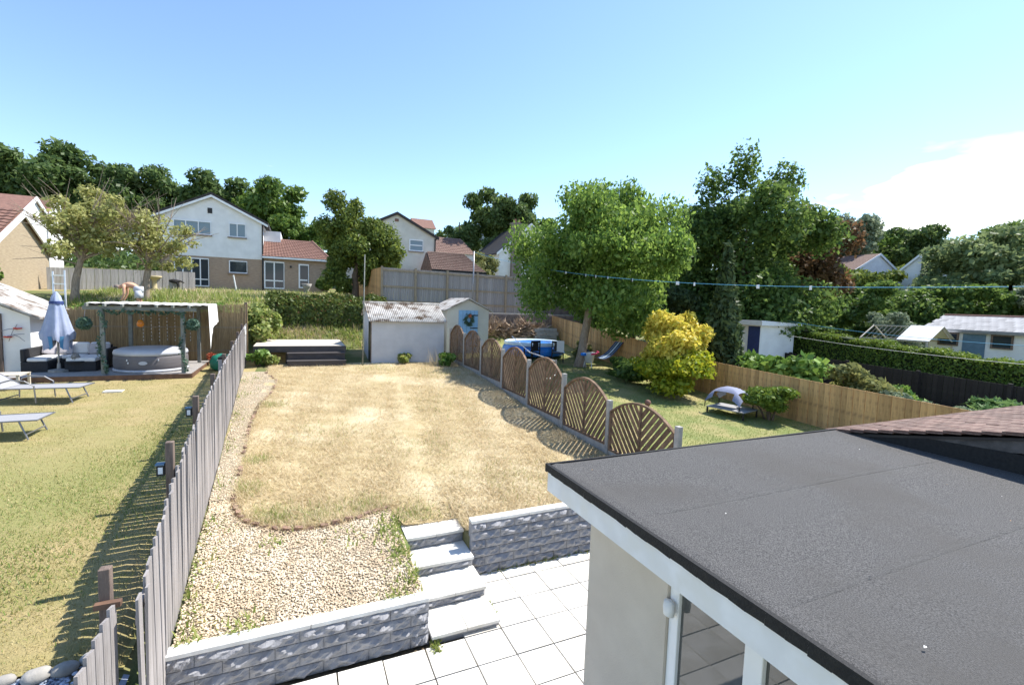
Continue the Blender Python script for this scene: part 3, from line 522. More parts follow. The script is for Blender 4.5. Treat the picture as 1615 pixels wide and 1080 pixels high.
# ---------------------------------------------------------------- arched trellis fence
af = thing('arched_fence', (5.9, 0, 0), 'brown arched trellis panels between concrete posts along dry lawn', 'fence')
PYs = [6.07, 8.05, 9.93, 11.9, 13.77, 15.7, 17.62, 19.5]; PZ = [.60, .68, .755, .86, 1.05, 1.17, 1.22, 1.3]; PT = [1.78, 1.84, 2.12, 2.23, 2.33, 2.48, 2.58, 2.66]
W_ = 1.80; SH, AR = .80, 1.13
def arch(s): return SH+(AR-SH)*(1-abs((s-W_/2)/(W_/2))**2.0)
def panel_parts():
    parts = []
    fm = MB(); N = 24; outer = [(W_*i/N, arch(W_*i/N)) for i in range(N+1)]
    for i in range(N):
        (a, za), (b, zb) = outer[i], outer[i+1]
        fm.add([(-.03, a, za-.04), (.03, a, za-.04), (.03, a, za), (-.03, a, za), (-.03, b, zb-.04), (.03, b, zb-.04), (.03, b, zb), (-.03, b, zb)], [(3, 2, 6, 7), (0, 4, 5, 1), (0, 3, 7, 4), (1, 5, 6, 2)])
    fm.box(-.025, .025, 0, .045, 0, SH).box(-.025, .025, W_-.045, W_, 0, SH).box(-.025, .025, .045, W_-.045, 0, .045); parts.append(('panel_frame', fm.mesh('panel_frame', 'trellis')))
    parts.append(('centre_bar', MB().box(-.022, .022, W_/2-.022, W_/2+.022, .045, AR-.04).mesh('centre_bar', 'trellis')))
    sl = math.tan(math.radians(50)); pitch = .178
    for side in (0, 1):
        c0 = -1.1
        while c0 < 1.25:      # line z = c0 + sl*d, d = distance from centre bar outwards
            ds = [.02+i*(W_/2-.06)/60 for i in range(61)]; ok = [d for d in ds if .03 < c0+sl*d < arch(W_/2-d)-.03]
            if len(ok) > 3:
                d0, d1 = ok[0], ok[-1]; q = (-1 if side == 0 else 1); nx_, nz_ = -math.sin(math.radians(50)), math.cos(math.radians(50)); w = .041; P = []
                for (d, s) in ((d0, -1), (d1, -1), (d1, 1), (d0, 1)): P.append((W_/2+q*(d+nx_*w*s), c0+sl*d+nz_*w*s))
                parts.append(('slat', MB().prism(P, -.005 if side else -.006, .005 if side else .006, 'x').mesh('slat', 'trellis')))
            c0 += pitch
    return parts
pp = panel_parts()
for i in range(len(PYs)):
    MB().box(-.05, .05, PYs[i]-.05, PYs[i]+.05, PZ[i]-.3, PT[i]).build('post', 'concrete' if i else 'concrete', af, bevel=.008)
    if i < len(PYs)-1:
        gap = PYs[i+1]-PYs[i]-.1; zb = (PZ[i]+PZ[i+1])/2+.0; s = gap/W_; y0 = PYs[i]+.05
        b = MB(); b.box(-.022, .022, y0, y0+gap/2-.002, zb-.25, zb+.15); b.box(-.022, .022, y0+gap/2+.002, y0+gap, zb-.25, zb+.15); b.build('gravel_board', 'concrete', af)
        zs = (PT[i]+PT[i+1]-2*zb-.304-.38)/2/SH
        for nm, me in pp: place(me, nm, af, (0, y0, zb+.152), None, (1, s, zs))

# ---------------------------------------------------------------- wooden deck and steps at the end of the lawn
dk = thing('raised_deck', (0, 0, 0), 'raised timber deck with bleached top and dark steps at the lawn end', 'deck')
for i in range(18): MB().box(-1.5, 1.62, 19.22+i*.165, 19.22+i*.165+.158, 1.93, 1.96).build('deck_board', 'deckpale', dk)
MB().box(-1.5, 1.62, 19.19, 19.218, 1.74, 1.955).build('skirt_board', 'deckdark', dk); MB().box(1.622, 1.65, 19.2, 22.2, 1.74, 1.94).build('skirt_board', 'deckdark', dk)
for x in (-1.4, -.45, .6, 1.5): MB().box(x, x+.09, 19.28, 19.37, 1.2, 1.74).build('deck_post', 'deckdark', dk)
for (ya, yb, za, zb) in ((18.85, 19.2, 1.50, 1.73), (18.45, 18.87, 1.22, 1.49)):
    MB().box(-.38, 1.58, ya, ya+.03, za, zb-.032).build('step_riser', 'deckdark', dk); MB().box(-.40, 1.60, ya-.02, yb, zb-.03, zb).build('step_tread', 'deckdark', dk); MB().box(1.54, 1.57, ya+.03, yb, za, zb-.032).build('step_side', 'deckdark', dk)
pl = thing('line_post', (2.17, 18.4, 1.2), 'tall thin pale metal post standing on the dry lawn', 'post')
MB().tube([(0, 0, -.2), (.02, 0, 1.6), (.05, 0, 4.2)], [.024, .022, .018], 8).build('pole', 'pergola', pl, smooth=True); MB().tube([(.035, 0, 2.0), (.037, 0, 2.1)], .033, 8).build('collar', 'metal', pl)

# ---------------------------------------------------------------- sheds
def corrugated(x0, x1, ya, za, yb, zb, pitch=.075, amp=.02, m='asb'):
    n = int((x1-x0)/pitch*6); mb = MB()
    for i in range(n+1):
        x = x0+(x1-x0)*i/n; h = amp*math.sin(2*math.pi*(x-x0)/pitch); mb.v += [(x, ya, za+h), (x, (ya+yb)/2, (za+zb)/2+h), (x, yb, zb+h)]
    for i in range(n): a = 3*i; mb.f += [(a, a+3, a+4, a+1), (a+1, a+4, a+5, a+2)]
    return mb
s1 = thing('garden_shed', (0, 0, 0), 'pale grey rendered shed with mossy corrugated roof behind dry lawn', 'shed')
MB().prism([(18.85, 1.0), (18.85, 2.98), (20.1, 3.55), (21.2, 3.1), (21.2, 1.0)], 2.55, 5.42, 'x').build('wall', 'shedgrey', s1)
r_ = corrugated(2.42, 5.5, 18.66, 2.93, 20.12, 3.62).build('roof', 'asb', s1, smooth=True); r_.modifiers.new('solid', 'SOLIDIFY').thickness = .012
corrugated(2.42, 5.5, 21.35, 3.08, 20.12, 3.61).build('rear_roof_slope', 'asb', r_, smooth=True)
MB().tube([(2.36, 20.12, 3.63), (5.52, 20.12, 3.64)], .06, 8).build('ridge_cap', 'asb', r_)
MB().box(2.535, 2.549, 18.95, 19.65, 1.25, 2.9).build('doorway', 'blackplastic', s1); MB().box(2.52, 2.55, 18.86, 18.93, 1.2, 3.0).build('door_post', 'postwood', s1)
s2 = thing('garden_shed', (0, 0, 0), 'cream gabled shed with sky blue door and flower wreath', 'shed')
MB().prism([(6.02, 1.2), (6.02, 3.42), (7.0, 3.9), (8.0, 3.42), (8.0, 1.2)], 20.5, 23.2).build('wall', 'cream', s2)
r_ = MB().prism([(5.86, 3.36), (7.0, 3.925), (8.16, 3.36), (8.16, 3.41), (7.0, 3.975), (5.86, 3.41)], 20.36, 23.3).build('roof', 'asb', s2)
d_ = MB(); d_.box(6.55, 7.45, 20.44, 20.49, 1.5, 3.42); d_.build('door', 'bluedoor', s2)
dr = bpy.data.objects[-1] if False else [o for o in s2.children if o.name.startswith('door')][0]
for x in (6.73, 6.91, 7.09, 7.27): MB().box(x-.004, x+.004, 20.432, 20.439, 1.52, 3.40).build('board_groove', 'bluegrey', dr)
for z in (1.8, 2.62, 3.2): MB().box(7.1, 7.45, 20.425, 20.4385, z-.025, z+.025).build('hinge', 'blackplastic', dr)
V, F = foliage([(7.0+.17*math.cos(a), 20.38, 3.0+.2*math.sin(a), .1, .05, .1) for a in np.linspace(0, 6, 9)], 260, .06, 44); wr = thing('door_wreath', (0, 0, 0), 'leafy wreath with orange flower on the sky blue shed door', 'wreath')
place(npmesh('wreath_leaves', V, F, 'garland'), 'leaves', wr); V, F = foliage([(7.03, 20.34, 3.17, .07, .04, .07)], 60, .05, 45); place(npmesh('wreath_flower', V, F, 'redplant'), 'flower', wr)
s3 = thing('garden_shed', (0, 0, 0), 'white shed with mossy roof and pale plank door beside rattan sofa', 'shed')
MB().prism([(-10.6, 1.1), (-10.6, 2.95), (-9.0, 3.75), (-7.25, 2.93), (-7.25, 1.1)], 18.6, 21.2).build('wall', 'whitewall', s3)
MB().prism([(-10.8, 2.93), (-9.0, 3.83), (-6.95, 2.86), (-6.95, 2.92), (-9.0, 3.90), (-10.8, 3.0)], 18.4, 21.4).build('roof', 'asb', s3)
d_ = MB().box(-8.75, -7.95, 18.55, 18.59, 1.3, 2.95).build('door', 'whiteplastic', s3)
for i in range(5): MB().box(-8.75+.16*i+.155, -8.75+.16*i+.163, 18.543, 18.5495, 1.32, 2.93).build('board_groove', 'metal', d_)
MB().box(-7.93, -7.86, 18.53, 18.598, 1.3, 3.0).build('door_frame', 'postwood', s3); MB().box(-8.75, -7.95, 18.53, 18.5425, 1.72, 1.75).build('hinge', 'blackplastic', d_)
wa = thing('wall_flowers', (-7.6, 18.55, 2.3), 'red metal poppy ornament hung on white shed wall', 'ornament')
for (dx, dz) in ((.1, .25), (-.12, 0)): MB().lathe([(.005, 0), (.09, .02), (.1, .05), (.07, .03)], 10, (dx, -.02, dz)).build('flower', 'red', wa)
wm = MB()
for (a, b) in (((-.25, 0), (.25, .12)), ((-.1, -.1), (.1, .4)), ((0, .1), (.25, -.1)), ((-.25, .2), (.1, .25))): wm.tube([(a[0], -.03, a[1]), ((a[0]+b[0])/2, -.05, (a[1]+b[1])/2+.04), (b[0], -.03, b[1])], .008, 5)
wm.build('stem', 'metal', wa)

# ---------------------------------------------------------------- left garden: deck, pergola, tub, sofa, parasol, loungers
ld = thing('low_deck', (0, 0, 0), 'low brown-edged deck under the hot tub and rattan sofa', 'deck')
MB().box(-7.2, -3.0, 16.95, 20.2, 1.12, 1.33).build('frame', 'deckbrown', ld)
for i in range(23): MB().box(-7.22, -2.98, 16.93+i*.142, 16.93+i*.142+.137, 1.331, 1.352).build('deck_board', 'deckdark' if i < 0 else 'greywood', ld)
MB().box(-7.24, -2.96, 16.90, 16.929, 1.12, 1.353).build('edge_board', 'deckbrown', ld); MB().box(-2.975, -2.95, 16.93, 20.2, 1.12, 1.353).build('edge_board', 'deckbrown', ld)
bs = thing('bamboo_screen', (0, 0, 0), 'tall bamboo cane screen behind hot tub and sofa', 'fence')
N = 620; g = np.random.default_rng(5); V = []; F = []
for i in range(N):
    x = -8.1+6.35*i/N; z0, zt_ = 1.2, 3.12+.05*(x+8)+g.normal(0, .02); r = .006; yy = 20.35+g.uniform(-.012, .012); o = len(V); lean = g.normal(0, .012)
    V += [(x-r, yy, z0), (x, yy-r, z0), (x+r, yy, z0), (x-r+lean, yy, zt_), (x+lean, yy-r, zt_), (x+r+lean, yy, zt_)]; F += [(o, o+1, o+4, o+3), (o+1, o+2, o+5, o+4)]
tag(place(npmesh('canes', V, F, 'bamboo'), 'canes', bs), kind='stuff'); MB().box(-8.1, -1.76, 20.365, 20.38, 1.2, 3.1).build('backing', 'bamboo', bs)
for z in (1.7, 2.55): MB().box(-8.1, -1.76, 20.325, 20.333, z, z+.012).build('binding_wire', 'metal', bs)
for x in (-6.3, -4.1, -2.0): MB().box(x, x+.09, 20.4, 20.49, 1.2, 3.3).build('post', 'postwood', bs)
pg = thing('pergola', (0, 0, 0), 'grey timber pergola roofed with white shade cloth over hot tub', 'pergola')
for (x, y) in ((-5.12, 17.12), (-3.2, 17.12), (-5.12, 19.6), (-3.2, 19.6)): MB().box(x-.05, x+.05, y-.05, y+.05, 1.353, 3.22).build('post', 'pergola', pg)
for y in (17.12, 19.6): MB().box(-5.55, -2.85, y-.03, y+.03, 3.22, 3.32).build('beam', 'pergola', pg)
for i in range(7): x = -5.4+.4*i; MB().box(x-.025, x+.025, 16.85, 19.9, 3.321, 3.40).build('rafter', 'pergola', pg)
n = 24; X = np.linspace(-5.45, -2.72, n); Yp = np.linspace(17.0, 20.1, 16)
sh_ = MB()
for j in range(16):
    for i in range(n): sh_.v.append((X[i], Yp[j], 3.405+.012*math.sin(i*2.6)+.015*math.sin(j*.9)))
for j in range(15):
    for i in range(n-1): a = j*n+i; sh_.f.append((a, a+1, a+n+1, a+n))
sc_ = sh_.build('shade_cloth', 'sail', pg, smooth=True)
dp = MB()       # the end that hangs down at the right, cut in an arch
for i in range(13):
    t = i/12; y = 18.3+1.8*t; zb = 2.15+.62*math.sqrt(max(0, 1-((t-1.0)/1.0)**2)) if t > .02 else 1.95
    dp.v += [(-2.715, y, 3.405), (-2.66+.02*math.sin(i), y, zb)]
for i in range(12): dp.f.append((2*i, 2*i+2, 2*i+3, 2*i+1))
dp.build('hanging_cloth', 'sail', pg)
for (x, nm) in ((-5.12, 1), (-3.2, 2)):
    cl = [(x+.08*math.sin(z*5), 17.05+.05*math.cos(z*5), z, .07, .06, .12) for z in np.arange(1.45, 3.2, .14)]
    V, F = foliage(cl, 260, .045, 50+nm); gl = tag(place(npmesh('garland', V, F, 'garland'), 'garland'), 'green ivy garland wound round the pergola post '+('beside the sofa' if nm == 1 else 'beside the picket fence'), 'garland', 'garlands on the pergola')
V, F = foliage([(x, 17.06, 3.2-.06*abs(math.sin(i)), .1, .04, .05) for i, x in enumerate(np.linspace(-5.0, -3.2, 16))], 300, .05, 55); tag(place(npmesh('garland', V, F, 'garland'), 'garland'), 'green ivy garland along the pergola front beam', 'garland', 'garlands on the pergola')
for (x, lb) in ((-5.5, 'round artificial topiary ball hanging at the sofa end of pergola'), (-2.93, 'round artificial topiary ball hanging in front of white cloth')):
    t = thing('topiary_ball', (x, 17.05, 2.82), lb, 'topiary', 'hanging topiary balls'); V, F = foliage([(0, 0, 0, .17, .17, .17)], 900, .045, 60, shell=.12); place(npmesh('ball', V, F, 'garland'), 'ball', t); MB().tube([(0, 0, .15), (.02, .05, .42)], .005, 5).build('cord', 'metal', t)
al = thing('amber_lantern', (-4.28, 17.3, 2.82), 'amber glass lantern hanging from pergola beam', 'lantern'); MB().lathe([(.02, -.1), (.08, -.07), (.095, 0), (.07, .08), (.03, .12)], 12).build('globe', 'amber', al, smooth=True); MB().tube([(0, 0, .12), (0, -.1, .42)], .006, 5).build('cord', 'metal', al)
sl_ = thing('string_lights', (0, 0, 0), 'strands of tiny clear bulbs hanging behind hot tub', 'lights')
for i in range(7):
    x = -4.75+.22*i; MB().tube([(x, 19.5, 3.2), (x+.01, 19.5, 2.1)], .003, 4).build('strand', 'metal', sl_); b = MB()
    for k in range(8): b.lathe([(.004, -.018), (.016, 0), (.004, .018)], 6, (x, 19.49, 2.15+.12*k+.03*(i % 2)))
    b.build('bulbs', 'whiteplastic', sl_)
ht = thing('hot_tub', (-4.22, 18.15, 1.353), 'round grey inflatable hot tub with pale cover', 'hot tub')
MB().lathe([(.86, .0), (.93, .06), (.955, .2), (.95, .4), (.92, .56)], 40).build('side', 'tub', ht, smooth=True)
MB().lathe([(.90, .0), (.965, .02), (.97, .07), (.93, .09)], 40, (0, 0, -.002)).build('base_ring', 'tubtop', ht, smooth=True)
MB().lathe([(.945, .50), (.955, .56), (.93, .63), (.8, .68), (.4, .71), (.01, .72)], 40).build('cover', 'tubtop', ht, smooth=True)
lo_ = MB(); lo_.lathe([(.001, 0), (.11, .001), (.11, .012), (.001, .013)], 16, sy=.5); o = lo_.build('badge', 'tubtop', ht); o.matrix_local = Matrix.Translation((0, -.962, .3)) @ Matrix.Rotation(math.pi/2, 4, 'X')
for a in (-115, -113, -68): MB().box(-.012, .012, -.012, .012, 0, .05).build('buckle', 'whiteplastic', ht, (.965*math.cos(math.radians(a)), .965*math.sin(math.radians(a)), .36 if a != -113 else .28))
sf = thing('rattan_sofa', (-6.3, 18.7, 1.353), 'black rattan corner sofa with white cushions beside hot tub', 'sofa')
MB().box(-.95, .75, -.1, .75, 0, .30).box(-.95, -.35, -.75, -.1, 0, .30).build('base', 'rattan', sf, bevel=.02)
MB().box(-.95, .75, .62, .75, .301, .68).box(-.95, -.85, -.75, .62, .301, .66).box(.75, .86, -.1, .75, 0, .6).build('back_frame', 'rattan', sf, bevel=.02)
MB().box(.02, .75, -.75, -.105, 0, .28).build('footstool', 'rattan', sf, bevel=.02)
for (a, b, c, d) in ((-.84, -.3, -.1, .5), (-.29, .22, -.1, .5), (.23, .74, -.1, .5), (-.84, -.36, -.74, -.11), (.03, .74, -.74, -.11)): MB().box(a+.01, b-.01, c+.01, d-.01, .302 if c > -.5 or a < 0 else .282, .40).build('seat_cushion', 'cushion', sf, bevel=.035)
for (a, b) in ((-.8, -.3), (-.28, .22), (.24, .73)): MB().box(a, b, .47, .62, .402, .76).build('back_cushion', 'cushion', sf, bevel=.05)
for (x, y, z, r) in ((-.68, .30, .58, .5), (-.3, .34, .58, .2), (.42, .34, .58, -.2), (.62, .3, .58, .3)):
    MB().box(-.17, .17, -.05, .05, -.17, .17).build('scatter_cushion', 'greycush', sf, (x, y, z), bevel=.045).rotation_euler = (-.3, r*.5, r)
ob = thing('wicker_ball', (-6.05, 18.05, 1.77), 'round grey woven ball resting on sofa table', 'ornament')
b = MB()
for k in range(9):
    R_ = Matrix.Rotation(k*.7, 3, 'Z') @ Matrix.Rotation(k*1.1, 3, 'X'); b.tube([tuple(R_ @ Vector((.1*math.cos(t), .1*math.sin(t), 0))) for t in np.linspace(0, 2*math.pi, 17)], .01, 5, False)
b.build('weave', 'stone', ob); MB().lathe([(.01, -.085), (.06, -.06), (.085, 0), (.06, .06), (.01, .085)], 10).build('core', 'greycush', ob); MB().lathe([(.2, -.42), (.05, -.40), (.05, -.16), (.24, -.14), (.24, -.11)], 14).build('side_table', 'rattan', ob)
ps = thing('closed_parasol', (-6.42, 18.0, 1.353), 'closed faded blue parasol standing by the sofa', 'parasol')
MB().tube([(0, 0, 0), (0, 0, 2.32)], .024, 8).build('pole', 'metal', ps); MB().lathe([(.24, 0), (.24, .06), (.05, .09), (.04, .25)], 16).build('base', 'stone', ps)
c = MB(); nn = 32
for j, (r, z) in enumerate(((.02, 2.34), (.1, 2.2), (.15, 1.95), (.22, 1.6), (.29, 1.25), (.33, 1.02), (.30, .80))):
    for k in range(nn):
        t = 2*math.pi*k/nn; f_ = 1+(.28*j/6)*math.sin(8*t); zz = z+(.16*math.sin(4*t+1)*(j/6)**2 if j > 4 else 0); c.v.append((r*f_*math.cos(t), r*f_*math.sin(t), zz))
for j in range(6):
    for k in range(nn): c.f.append((j*nn+k, j*nn+(k+1) % nn, (j+1)*nn+(k+1) % nn, (j+1)*nn+k))
cp = c.build('canopy', 'parasol', ps, smooth=True)
c = MB()
for a0 in (-2.2, -1.1):
    for k in range(5): t = a0+.14*k; c.v += [(.32*math.cos(t), .32*math.sin(t), 1.05), (.27*math.cos(t), .27*math.sin(t), .66+.04*abs(k-2))]
    o = len(c.v)-10; c.f += [(o+2*k, o+2*k+2, o+2*k+3, o+2*k+1) for k in range(4)]
c.build('canopy_flap', 'parasolin', cp); MB().lathe([(.17, 1.98), (.155, 2.06), (.13, 2.06)], 16).build('tie_band', 'navy', cp)
def lounger(loc, rz, lb):
    t = thing('sun_lounger', loc, lb, 'sun lounger', 'sun loungers on the parched lawn', rz)
    b = MB()      # lies along +X, head at -X
    b.add([(-.2, -.31, .33), (1.25, -.31, .35), (1.25, .31, .35), (-.2, .31, .33), (-.2, -.31, .345), (1.25, -.31, .365), (1.25, .31, .365), (-.2, .31, .345)], [(0, 1, 2, 3), (4, 7, 6, 5), (0, 4, 5, 1), (1, 5, 6, 2), (2, 6, 7, 3), (3, 7, 4, 0)]); b.build('seat_sling', 'sling', t)
    b = MB(); b.add([(-.2, -.31, .335), (-.2, .31, .335), (-.84, .31, .78), (-.84, -.31, .78), (-.2, -.31, .35), (-.2, .31, .35), (-.83, .31, .795), (-.83, -.31, .795)], [(0, 1, 2, 3), (4, 7, 6, 5), (0, 3, 7, 4), (1, 5, 6, 2), (3, 2, 6, 7)]); b.build('backrest', 'sling', t)
    for s in (-1, 1):
        y = .33*s
        MB().tube([(-.85, y, .80), (-.2, y, .345), (1.26, y, .36)], .016, 6).build('side_rail', 'metal', t)
        MB().tube([(-.25, y*1.1, 0), (-.24, y*1.1, .4), (-.18, y*1.1, .5), (0, y*1.1, .56), (.25, y*1.1, .53), (.42, y*1.1, .42), (.45, y*1.1, .02)], .016, 6).build('armrest', 'metal', t)
        MB().tube([(1.0, y, .35), (1.13, y*1.05, 0)], .016, 6).build('leg', 'metal', t); MB().tube([(-.6, y, .6), (-.68, y, 0)], .014, 6).build('leg', 'metal', t)
    for x, z in ((1.1, .1), (1.26, .36), (-.25, .1)): MB().tube([(x, -.34, z), (x, .34, z)], .013, 6).build('cross_bar', 'metal', t)
    return t
lounger((-5.95, 14.75, 1.10), -.12, 'grey sling sun lounger with raised back nearest the hot tub deck')
lounger((-5.75, 12.0, .93), -.03, 'grey sling sun lounger half out of view in mid lawn')
tb = thing('low_table', (-6.9, 16.2, 1.19), 'low pale slatted side table behind the raised lounger', 'table')
for i in range(6): MB().box(-.45, .45, -.3+.1*i, -.3+.1*i+.09, .36, .38).build('slat', 'deckpale', tb)
for (x, y) in ((-.4, -.25), (.4, -.25), (-.4, .3), (.4, .3)): MB().box(x-.025, x+.025, y-.025, y+.025, 0, .36).build('leg', 'deckpale', tb)
dc = thing('drain_cover', (-4.42, 15.4, z1(-4.4, 15.4)), 'small pale slab set in lawn in front of deck', 'slab'); MB().box(-.2, .2, -.12, .12, -.02, .02).build('cover', 'cap', dc)
gb = thing('green_bag', (-2.35, 18.3, 1.25), 'bulging green garden sack by the picket fence', 'bag'); b = MB(); b.lathe([(.2, 0), (.34, .1), (.36, .3), (.28, .48), (.1, .55)], 12); smooth(b.build('sack', 'greentarp', gb)); MB().tube([(-.1, -.3, .35), (0, -.42, .5), (.1, -.3, .35)], .015, 5).build('handle', 'whiteplastic', gb)
cd = thing('cool_box', (-2.1, 17.3, 1.25), 'small pale box with dark lid beside green sack', 'box'); MB().box(-.2, .2, -.2, .2, 0, .5).build('body', 'greycush', cd, bevel=.02); MB().box(-.21, .21, -.21, .21, .501, .56).build('lid', 'blackplastic', cd, bevel=.01)
shrub('red_plant', 'low red-leaved plant at the foot of bamboo screen', (-2.75, 19.6, 1.27), (.35, .25, .25), 400, .07, 'redplant', 70, 6, stems=False)
hr = thing('hose_ring', (xf(18.6)+.03, 18.6, 2.55), 'pale rope ring hanging on the picket fence', 'rope'); MB().tube([(.02, .13*math.cos(t), .13*math.sin(t)) for t in np.linspace(0, 2*math.pi, 19)], .018, 6, False).build('ring', 'whiterope', hr); MB().tube([(.02, -.05, -.1), (.03, -.1, -.5), (.02, -.08, -.9)], .012, 6).build('tail', 'whiterope', hr)

# ---------------------------------------------------------------- fences of other gardens
def board_fence(name, label, A, B, h, m, bw=.15, post=None, step=2.0, ztop=None, face=1, rails=False, railm='railwood'):
    A, B = Vector(A), Vector(B); d = (B-A); L = d.length; u = d.normalized(); nrm = Vector((-u.y, u.x, 0))*face
    t = thing(name, A, label, 'fence'); ang_ = math.atan2(u.y, u.x); n = int(L/bw); bme = MB().box(-bw/2+.003, bw/2-.003, -.011, .011, 0, 1).mesh('board', m)
    for i in range(n):
        q = A+u*(i+.5)*L/n; zb = z1(q.x, q.y)-.05; zt_ = ztop(q) if ztop else zb+h; off = nrm*(.012 if i % 2 else 0)
        o = place(bme, 'board', t, (q.x-A.x+off.x, q.y-A.y+off.y, zb-A.z), (0, 0, ang_), (1, 1, zt_-zb))
    for k in range(int(L/step)+1):
        q = A+u*min(L, k*step)+nrm*.07; zb = z1(q.x, q.y)-.1; zt_ = (ztop(q) if ztop else zb+h)+.06
        if post: MB().box(-.05, .05, -.05, .05, 0, zt_-zb).build('post', post, t, (q.x-A.x, q.y-A.y, zb-A.z)).rotation_euler = (0, 0, ang_)
    if rails:
        for fr_ in rails:
            q0, q1 = A+nrm*.04, B+nrm*.04; z0 = (ztop(A) if ztop else z1(A.x, A.y)+h)-fr_-A.z; zz = (ztop(B) if ztop else z1(B.x, B.y)+h)-fr_-A.z
            MB().add([(0+nrm.x*a, 0+nrm.y*a, z0+c) for a in (.02, .07) for c in (0, .09)]+[(d.x+nrm.x*a, d.y+nrm.y*a, zz+c) for a in (.02, .07) for c in (0, .09)], [(0, 1, 3, 2), (4, 6, 7, 5), (0, 4, 5, 1), (2, 3, 7, 6), (1, 5, 7, 3), (0, 2, 6, 4)]).build('rail', railm, t)
    return t
zw = lambda q: float(np.interp(q.y, [4, 5, 8.8, 11.8, 16.9, 23.5], [1.8, 1.83, 1.92, 2.02, 2.54, 3.2]))
board_fence('larch_fence', 'new orange-brown vertical board fence beside side lawn', (13, 3.2, .5), (13, 23.6, 2.6), 1.35, 'newwood', .145, None, ztop=zw, face=1)
gfz = lambda q: 5.42-.012*(q.x-3.8)
board_fence('grey_fence', 'tall weathered grey board fence on the terrace behind the sheds', (3.85, 25, 3.2), (14.2, 25, 3.2), 1.9, 'greywood', .12, 'railwood', 1.72, gfz, -1, rails=(.16, .98, 1.74))
board_fence('brown_fence', 'tan board fence running back beside the dark conifer', (3.85, 25.05, 3.2), (3.85, 40, 4.2), 1.8, 'newwood', .15, None, ztop=lambda q: 5.42+.02*(q.y-25), face=1)
board_fence('black_fence', 'black-stained board fence in front of long clipped hedge', (20, 4.5, .5), (20, 16, .9), 1.3, 'blackwood', .15, 'blackwood', 2.4, lambda q: 1.75+.03*(q.y-6), 1)
tw = thing('terrace_wall', (0, 0, 0), 'old brown block wall below tall grey fence', 'wall')
bl = MB().box(-.215, .215, -.1, 0, 0, .19).mesh('block', 'blockwall')
for r in range(6):
    for i in range(15): place(bl, 'block', tw, (8.2+.44*i+.22*(r % 2), 23.6, 2.0+.2*r))
MB().box(8.0, 15, 23.56, 23.95, 3.2, 3.26).build('coping', 'concrete', tw); MB().box(8.0, 15, 23.605, 24.9, 1.6, 3.19).build('core', 'blockwall', tw)
# a picket fence remnant and dead brush under the terrace wall
V, F = foliage([(9.0+.5*i, 22.9, 2.25+.15*math.sin(i*2), .35, .2, .3) for i in range(7)], 1500, .16, 71, elong=7); V2 = V; tag(place(npmesh('brush', V, F, 'twig'), 'dead_brush'), 'heap of dry pale brushwood below the terrace wall', 'brushwood', kind='stuff')

# ---------------------------------------------------------------- side garden: pool, chairs, bin, hammock, pet shade
pool = thing('paddling_pool', (10.2, 20.2, z1(10.2, 20.2)), 'round bright blue inflatable pool with pale rim', 'pool')
MB().lathe([(1.42, 0), (1.5, .1), (1.45, .35), (1.35, .5)], 36).build('wall', 'poolblue', pool, smooth=True)
MB().tube([(1.3*math.cos(t), 1.3*math.sin(t), .52) for t in np.linspace(0, 2*math.pi, 37)], .11, 10, False).build('rim', 'poolrim', pool, smooth=True)
MB().lathe([(1.28, .40), (.01, .41)], 36).build('water', 'water', pool)
def gchair(loc, rz, lb):
    t = thing('garden_chair', loc, lb, 'chair', 'black chairs by the pool', rz)
    for x in (-.25, .25):
        MB().box(x-.02, x+.02, -.25, -.21, 0, .64).build('leg', 'blackplastic', t); MB().box(x-.02, x+.02, .2, .24, 0, .95).build('leg', 'blackplastic', t); MB().box(x-.025, x+.025, -.25, .22, .64, .665).build('arm', 'blackplastic', t)
    MB().box(-.25, .25, -.25, .22, .40, .43).build('seat', 'blackplastic', t)
    MB().box(-.23, .23, .205, .235, .86, .95).box(-.23, .23, .205, .235, .50, .56).box(-.16, .16, .21, .23, .56, .86).build('backrest', 'blackplastic', t); return t
gchair((9.3, 18.5, z1(9.3, 18.5)), math.pi+.3, 'black garden chair with open back in front of blue pool')
c2 = gchair((10.5, 18.35, z1(10.5, 18.35)), math.pi-.5, 'black garden chair with a pale towel over its back')
tw_ = thing('towel', (10.5, 18.35, z1(10.5, 18.35)), 'pale grey towel draped over black chair back', 'towel', rz=math.pi-.5); MB().add([(-.27, .19, .60), (-.27, .19, .965), (-.27, .25, .965), (-.27, .27, .45), (.05, .19, .66), (.05, .19, .965), (.05, .25, .965), (.05, .27, .5)], [(0, 1, 5, 4), (1, 2, 6, 5), (2, 3, 7, 6)]).build('cloth', 'cushion', tw_)
bn = thing('toy_bucket', (11.15, 16.8, z1(11.15, 16.8)), 'white tub on legs with pink handle under the tree', 'tub'); MB().lathe([(.17, .2), (.24, .62), (.25, .63), (.23, .6), (.15, .24)], 16).build('bucket', 'whiteplastic', bn, smooth=True)
for a in (.5, 2.6, 4.7): MB().tube([(.17*math.cos(a), .17*math.sin(a), .3), (.22*math.cos(a), .22*math.sin(a), 0)], .018, 6).build('leg', 'whiteplastic', bn)
MB().tube([(-.05, -.2, .58), (.1, -.34, .62), (.28, -.25, .66), (.34, -.05, .66)], .04, 6).build('handle', 'pink', bn); MB().box(-.38, -.2, -.1, .1, .5, .62).build('toy', 'poolblue', bn, bevel=.03)
hm = thing('striped_hammock', (12.2, 17.2, z1(12.2, 17.2)), 'blue striped hammock chair slung beside larch fence', 'hammock')
